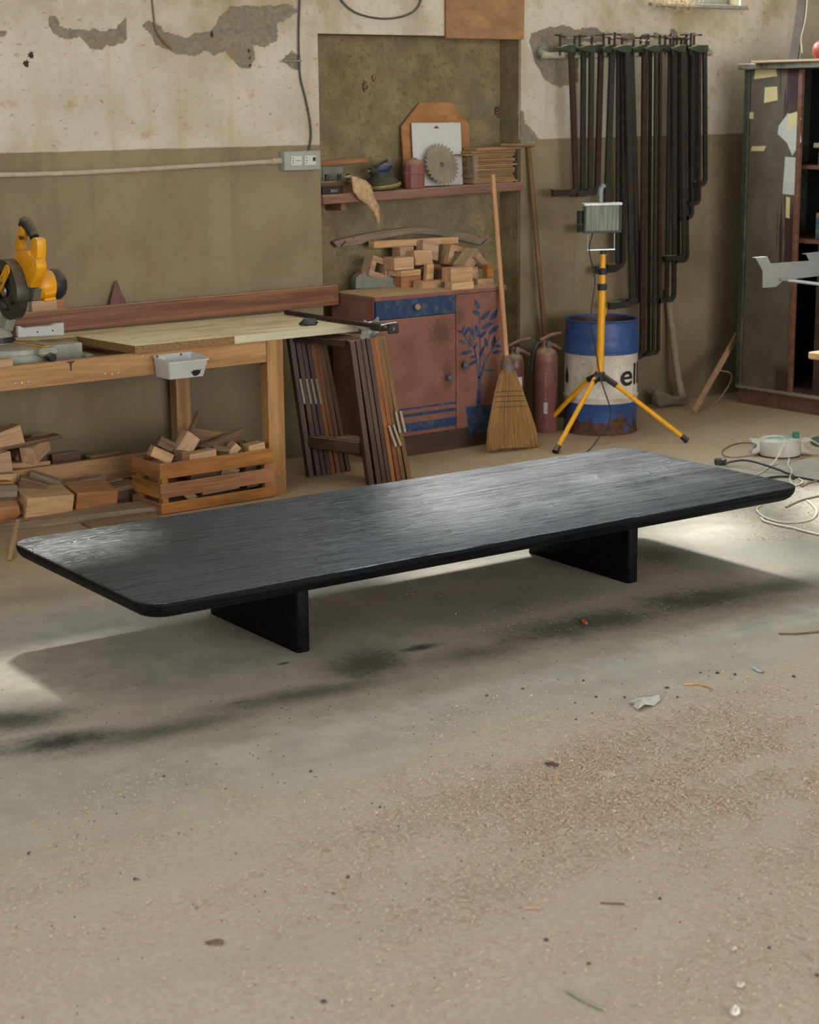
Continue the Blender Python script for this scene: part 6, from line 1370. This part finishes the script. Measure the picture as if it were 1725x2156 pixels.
# upper heap behind the stretcher
pile((10, 978), -0.12, (98, 972), -0.12, 0.08, 0.018, PALE, 'flat pale board on top of the back stretcher stack'); pile((5, 986), -0.12, (96, 979), -0.12, 0.08, 0.018, PALE, 'second flat pale board of the back stack')
pile((-40, 995), -0.12, (90, 989), -0.12, 0.10, 0.04, BROWN, 'dark board at the bottom of the back stack')
pile((-30, 1020), -0.12, (120, 1008), -0.12, 0.10, 0.08, BROWN, 'thick dark timber hidden under the back stack')
tag(block('wood_offcut', P(-4, 973, y=-0.17), (0.09, 0.08, 0.09), (0, -4, 0), PALE), 'pale block at the picture edge beside the back stack', 'wood offcut', GH_)
tag(block('wood_offcut', P(74, 945, y=-0.135), (0.15, 0.07, 0.075), (0, -14, 38), PALE), 'square pale block propping up the slanting board', 'wood offcut', GH_)
pile((-40, 951), -0.16, (122, 917), -0.14, 0.075, 0.016, BROWN, 'dark board slanting up over the square block')
tag(block('wood_offcut', P(8, 924, y=-0.15), (0.15, 0.07, 0.085), (0, -13, 0), PALE), 'pale block lying on the slanting dark board', 'wood offcut', GH_)
pile((30, 955), -0.10, (70, 972), -0.10, 0.06, 0.05, BROWN, 'shaded block under the slanting board')
pile((110, 985), -0.05, (170, 975), -0.05, 0.02, 0.12, BROWN, 'dark board leaning on the wall behind the heap', name='board_offcut')
pile((185, 962), -0.13, (258, 950), -0.13, 0.05, 0.010, BROWN, 'thin dark strip lying behind the lower stretcher', name='board_offcut')
# orange barrel-like turned piece at the picture edge
tc0 = P(-6, 1078, y=-0.46); tc0.z = 0.062; o = MB().lathe([(0.030, -0.09), (0.045, -0.06), (0.050, 0.0), (0.045, 0.06), (0.036, 0.085)], 22, M=Matrix.Rotation(radians(84), 3, 'Y'), c=tc0).build('turned_wood', ORANGE, smooth=True); tag(o, 'rounded orange turned piece at the picture edge, foot of the heap', 'wood offcut', GH_)
# thin slip of wood leaning in front
s0, s1 = P(20, 1180, z=0.002), P(38, 1094, y=-0.62); o = beam('wood_slip', s0+Vector((0, 0, 0.002)), s1, 0.018, 0.003, PALE); tag(o, 'thin pale slip of wood leaning at the floor, far left', 'wood slip')

# ------------------------------------------------------------------ cable reel box and cables on the floor
rb_ = P(1641, 958, z=0); rb_ = Vector((rb_.x+0.0, rb_.y+0.0, 0)); RR = 0.105
re_ = thing('power_reel', 'round grey extension reel with a green knob on the floor', 'cable reel', rb_)
RM = plain('grey_white_plastic', lin(190, 188, 174), 0.5, var=0.05, dirt=lin(130, 100, 74), dirtamt=0.45, scale=30, dust=0.2); RG = plain('pale_green_plastic', lin(150, 178, 160), 0.45)
MB().lathe([(RR*0.93, 0.004), (RR*0.97, 0.008), (RR, 0.03), (RR, 0.070), (RR*0.97, 0.078), (RR*0.9, 0.083), (RR*0.2, 0.088)], 36, c=rb_).build('drum_body', RM, re_, smooth=True)
MB().lathe([(RR*0.97, 0), (RR*0.97, 0.006)], 36, c=rb_).build('base_ring', BLACKPL, re_, smooth=True)
MB().lathe([(RR*0.55, 0), (RR*0.5, 0.004), (RR*0.1, 0.006)], 28, c=rb_+Vector((-0.005, 0.0, 0.0845))).build('top_disc', RG, re_, smooth=True)
vdr = Vector((cos(YAW), -sin(YAW), 0)); kb = rb_+vdr*0.078+Vector((0, 0, 0.080))
MB().lathe([(0.0165, 0), (0.0165, 0.030), (0.014, 0.034)], 8, c=kb).build('green_knob', plain('green_knob_plastic', lin(40, 112, 88), 0.45), re_, smooth=True, ang=25)
for s_ in (-1, 1):
    a_ = rb_+vdr*(s_*RR*0.93); mb = MB(); q = [(0, 0.02), (0.045, 0.012), (0.045, 0.03), (0.02, 0.045), (0.02, 0.06), (0.048, 0.07), (0.048, 0.082), (0, 0.08)]
    nrm = Vector((sin(YAW), cos(YAW), 0)); mb.prism([a_+vdr*(s_*u)+Vector((0, 0, z))-nrm*0.03 for u, z in q], nrm*0.06); mb.build('carry_lug', RM, re_, bevel=0.003)
def floor_cable(pts, r, mat, label, name='floor_cable', cat='cable', dz=0.0):
    ps = []
    for q in pts:
        z = (q[2] if len(q) > 2 else 0)+r+dz; ps.append(P(q[0], q[1], z=z))
    return tag(MB().tube(smoothpath(ps, 6), r, 8).build(name, mat, smooth=True), label, cat)
CABG = plain('grey_brown_cable', lin(138, 120, 98), 0.6)
floor_cable([(1594, 934), (1570, 932), (1545, 936), (1525, 946), (1521, 954), (1530, 961), (1550, 963), (1575, 960), (1596, 957)], 0.0035, CABG, 'thin brown cable looping left of the reel')
floor_cable([(1606, 921, 0.088), (1632, 918, 0.095), (1650, 921, 0.096), (1653, 928, 0.093), (1648, 941, 0.07), (1640, 958, 0.035), (1628, 975, 0.006), (1610, 990), (1590, 1000), (1560, 1008)], 0.0042, CABLE_W, 'beige cable draped over the reel and down to the table')
floor_cable([(1662, 966, 0.01), (1660, 978), (1668, 992), (1664, 1004), (1665, 1014), (1672, 1022), (1688, 1018), (1690, 1012), (1682, 1008)], 0.0045, CABLE_W, 'beige cable curling forward from the reel')
floor_cable([(1690, 927, 0.06), (1700, 924, 0.07), (1715, 930, 0.05), (1740, 946)], 0.0045, CABLE_W, 'beige cable leaving the reel to the right', dz=0.0)
floor_cable([(1526, 976, 0.01), (1545, 971, 0.02), (1568, 969, 0.03), (1595, 974, 0.03), (1625, 984, 0.02), (1655, 995), (1672, 1002), (1670, 1008)], 0.0055, CABLE_B, 'black cable arching from the plug at the table edge')
floor_cable([(1600, 1012), (1625, 1005), (1655, 1003), (1690, 1006), (1740, 1016)], 0.0055, CABLE_B, 'black cable running right behind the table corner')
floor_cable([(1688, 1024), (1705, 1016), (1740, 1008)], 0.0045, CABG, 'grey cable from the table corner to the right edge')
floor_cable([(1604, 1062), (1594, 1070), (1598, 1080), (1612, 1090), (1636, 1098), (1665, 1100), (1700, 1096), (1716, 1088), (1720, 1076), (1712, 1064), (1700, 1054)], 0.0045, CABLE_W, 'beige cable coiled in the sunlit dust, inner turn')
floor_cable([(1602, 1090), (1612, 1098), (1640, 1106), (1670, 1112), (1700, 1120), (1745, 1130)], 0.0050, CABLE_W, 'beige cable running out of the coil to the right edge')
floor_cable([(1655, 1068), (1675, 1058), (1698, 1050), (1745, 1040)], 0.0040, CABG, 'brown cable across the sunlit dust behind the coil')
pq = P(1517, 979, z=0.0); pg = thing('black_plug', 'black plug lying behind the table edge', 'plug', pq)
block('plug_body', pq+Vector((0, 0, 0.016)), (0.055, 0.03, 0.03), (0, 0, -35), BLACKPL, pg, bevel=0.005); block('plug_stripe', pq+Vector((0.004, -0.012, 0.018)), (0.014, 0.012, 0.027), (0, 0, -35), RM, pg)

# ------------------------------------------------------------------ litter on the floor
def scrap(pts, mat, label, cat, lift=0.004, name='paper_scrap'):
    q = [P(a, b, z=0) for a, b in pts]; rr = random.Random(len(pts)*7+int(pts[0][0])); c = sum(q, Vector())/len(q); mb = MB()
    vs = [v+Vector((0, 0, lift*rr.uniform(0.2, 1.2))) for v in q]; n = len(vs); mid = [c+(v-c)*0.5+Vector((0, 0, lift*rr.uniform(0.6, 1.6))) for v in vs]
    top = vs+mid+[c+Vector((0, 0, lift))]; bot = [v-Vector((0, 0, 0.0006)) for v in top]
    f = [(i, (i+1) % n, n+(i+1) % n, n+i) for i in range(n)] + [(n+i, n+(i+1) % n, 2*n) for i in range(n)]; N2 = len(top)
    mb.add(top+bot, f+[tuple(k+N2 for k in reversed(t)) for t in f]+[(i, i+N2, (i+1) % n+N2, (i+1) % n) for i in range(n)])
    return tag(mb.build(name, mat), label, cat)
GP = plain('grey_waste_paper', lin(186, 184, 174), 0.8, var=0.06)
scrap([(1322, 1481), (1345, 1478), (1362, 1472), (1388, 1470), (1391, 1476), (1378, 1487), (1358, 1491), (1343, 1498), (1335, 1492), (1336, 1485)], GP, 'torn grey paper lying on the shavings', 'paper', 0.010)
scrap([(1582, 1408), (1596, 1410), (1610, 1414), (1606, 1419), (1594, 1415)], ALU, 'small crumpled foil scrap near the right edge', 'foil', 0.006, 'foil_scrap')
scrap([(1222, 1306), (1230, 1303), (1239, 1313), (1235, 1318), (1228, 1315)], plain('red_chip', lin(176, 104, 66), 0.6), 'reddish wood chip in the table\'s shadow', 'wood chip', 0.004, 'wood_chip')
scrap([(1254, 1624), (1282, 1620), (1300, 1634), (1280, 1640)], plain('pinkish_card', lin(190, 172, 152), 0.8), 'pale card flake among the shavings', 'card', 0.003, 'card_flake')
scrap([(1146, 1609), (1160, 1607), (1178, 1611), (1174, 1617), (1150, 1614)], plain('dark_chip', lin(86, 64, 52), 0.8), 'dark bark chip among the shavings', 'wood chip', 0.005, 'bark_chip')
scrap([(430, 1985), (455, 1982), (474, 1985), (468, 1991), (440, 1991)], plain('brown_chip', lin(112, 88, 66), 0.8), 'brown bark chip in the left foreground', 'wood chip', 0.005, 'bark_chip')
scrap([(1536, 2136), (1546, 2128), (1557, 2128), (1559, 2137), (1550, 2143), (1540, 2143)], plain('white_chip', lin(222, 218, 206), 0.6), 'white plaster crumb at the bottom right', 'plaster crumb', 0.008, 'plaster_crumb')
scrap([(1546, 2073), (1560, 2071), (1570, 2076), (1562, 2083), (1550, 2081)], plain('cream_chip', lin(200, 190, 168), 0.7), 'cream crumb above the white plaster crumb', 'plaster crumb', 0.006, 'plaster_crumb')
scrap([(1536, 1998), (1548, 1996), (1553, 2001), (1543, 2006)], plain('beige_chip', lin(212, 190, 160), 0.7), 'small beige chip right of centre foreground', 'wood chip', 0.005, 'wood_chip')
def twig(pts, r, mat, label): return floor_cable(pts, r, mat, label, 'wood_splinter', 'splinter')
twig([(1195, 2085), (1225, 2104), (1275, 2126)], 0.0035, plain('green_grey_stick', lin(160, 160, 128), 0.8), 'thin green-grey stick in the foreground')
twig([(1440, 1441), (1470, 1440), (1502, 1449)], 0.003, PALE, 'pale splinter above the torn paper'); twig([(1640, 1334), (1680, 1334), (1735, 1329)], 0.003, STICKW, 'thin brown twig at the right edge')
twig([(1265, 1901), (1290, 1902), (1315, 1903)], 0.0022, STICKW, 'thin brown splinter in the middle foreground'); twig([(1100, 1912), (1120, 1911), (1138, 1912)], 0.0022, PALE, 'thin pale splinter left of the brown splinter')
# crumbs of grit: too many and too small to count
rr = random.Random(21); mb = MB()
def crumb(px, py, s_):
    c = P(px, py, z=0); n = 5; vs = []
    for z_, q in ((0, 1), (0.6, 0.9), (1.0, 0.35)):
        for k in range(n): a = 2*pi*k/n+z_; vs.append((c.x+s_*q*rr.uniform(0.7, 1.2)*cos(a), c.y+s_*q*rr.uniform(0.7, 1.2)*sin(a), s_*z_*0.9))
    mb.add(vs, [(i*n+k, i*n+(k+1) % n, (i+1)*n+(k+1) % n, (i+1)*n+k) for i in range(2) for k in range(n)]+[tuple(range(2*n, 3*n))])
for q in ((345, 1635), (62, 1798), (285, 1852), (1255, 1468), (1316, 1469), (1211, 1481), (1229, 1434), (1405, 1449), (1427, 1469), (1475, 1417), (1511, 1418), (1548, 1421), (1672, 1425), (1101, 1451), (1025, 1465), (1213, 1515), (1390, 1893), (733, 1848), (702, 1882), (682, 2110), (1240, 2030), (655, 1625), (800, 1700), (1150, 1980), (1620, 1996), (1720, 2055)): crumb(*q, rr.uniform(0.004, 0.0065))
for k in range(420): crumb(rr.uniform(-40, 1760), rr.triangular(1260, 2200, 1480), rr.uniform(0.0012, 0.0028))
tag(mb.build('grit', plain('dark_grit', lin(84, 82, 78), 0.9, var=0.4)), 'dark grit crumbs scattered over the floor', 'grit', kind='stuff')

# wood shavings: thin curled flakes lying in drifts
def shavings(n, seed, region, mat, name, label, thr, size):
    rr = random.Random(seed); mb = MB(); made = 0; tries = 0
    while made < n and tries < n*14:
        tries += 1; px, py = region(rr); c = P(px, py, z=0)
        if c.y > -0.03 or c.x > 3.4 or (seed in (31, 32) and rr.random() > max(0.02, min(1, (-3.25-c.y+0.3*noise.noise(Vector((c.x*1.5, c.y*1.5, 0))))/0.75))**1.6): continue
        ca, sa = cos(radians(-12)), sin(radians(-12)); u = c.x*ca-c.y*sa; v = c.x*sa+c.y*ca
        d = noise.noise(Vector((u*0.8, v*3.0, 1.7)))*0.6+noise.noise(Vector((u*2.2, v*6.5, 5.1)))*0.5+noise.noise(Vector((u*9, v*14, 2.2)))*0.3
        if d < thr+rr.uniform(-0.45, 0.5): continue
        made += 1; L_ = size*rr.uniform(0.5, 1.7); w_ = size*rr.uniform(0.15, 0.4); a = rr.uniform(0, 2*pi); dx, dy = cos(a), sin(a); lift = rr.uniform(0.05, 0.5)*L_; z0 = rr.uniform(0.0003, 0.003)
        mb.add([(c.x-dx*L_/2-dy*w_/2, c.y-dy*L_/2+dx*w_/2, z0), (c.x-dx*L_/2+dy*w_/2, c.y-dy*L_/2-dx*w_/2, z0+rr.uniform(0, 0.001)), (c.x+dy*w_/2, c.y-dx*w_/2, z0+lift*0.5), (c.x-dy*w_/2, c.y+dx*w_/2, z0+lift*0.5+rr.uniform(0, 0.001)),
                (c.x+dx*L_/2-dy*w_/2, c.y+dy*L_/2+dx*w_/2, z0+lift*rr.uniform(0.2, 0.9)), (c.x+dx*L_/2+dy*w_/2, c.y+dy*L_/2-dx*w_/2, z0+lift*rr.uniform(0.1, 0.7))], [(0, 1, 2, 3), (3, 2, 5, 4)])
    return tag(mb.build(name, mat), label, 'shavings', kind='stuff')
g = G('wood_shaving'); ri = g.n('NewGeometry', out=8); SHAV = g.done(g.mix(ri, lin(188, 158, 128), lin(224, 198, 170)), 0.8)
shavings(19000, 31, lambda r: (r.uniform(-60, 1790), r.triangular(1330, 2230, 1560)), SHAV, 'wood_shavings', 'pale wood shavings drifted across the foreground floor', 0.10, 0.0072)
shavings(10000, 32, lambda r: (r.triangular(700, 1800, 1600), r.triangular(1380, 1850, 1520)), SHAV, 'wood_shavings', 'denser wood shavings on the floor around the torn paper', -0.02, 0.0085)
shavings(2200, 33, lambda r: (r.uniform(1540, 1790), r.uniform(985, 1140)), SHAV, 'wood_shavings', 'wood shavings around the cables right of the table', 0.0, 0.0085)
shavings(2600, 34, lambda r: (r.uniform(-40, 1560), r.uniform(850, 1330)), SHAV, 'wood_shavings', 'thin scatter of shavings along the back of the room', 0.2, 0.007)
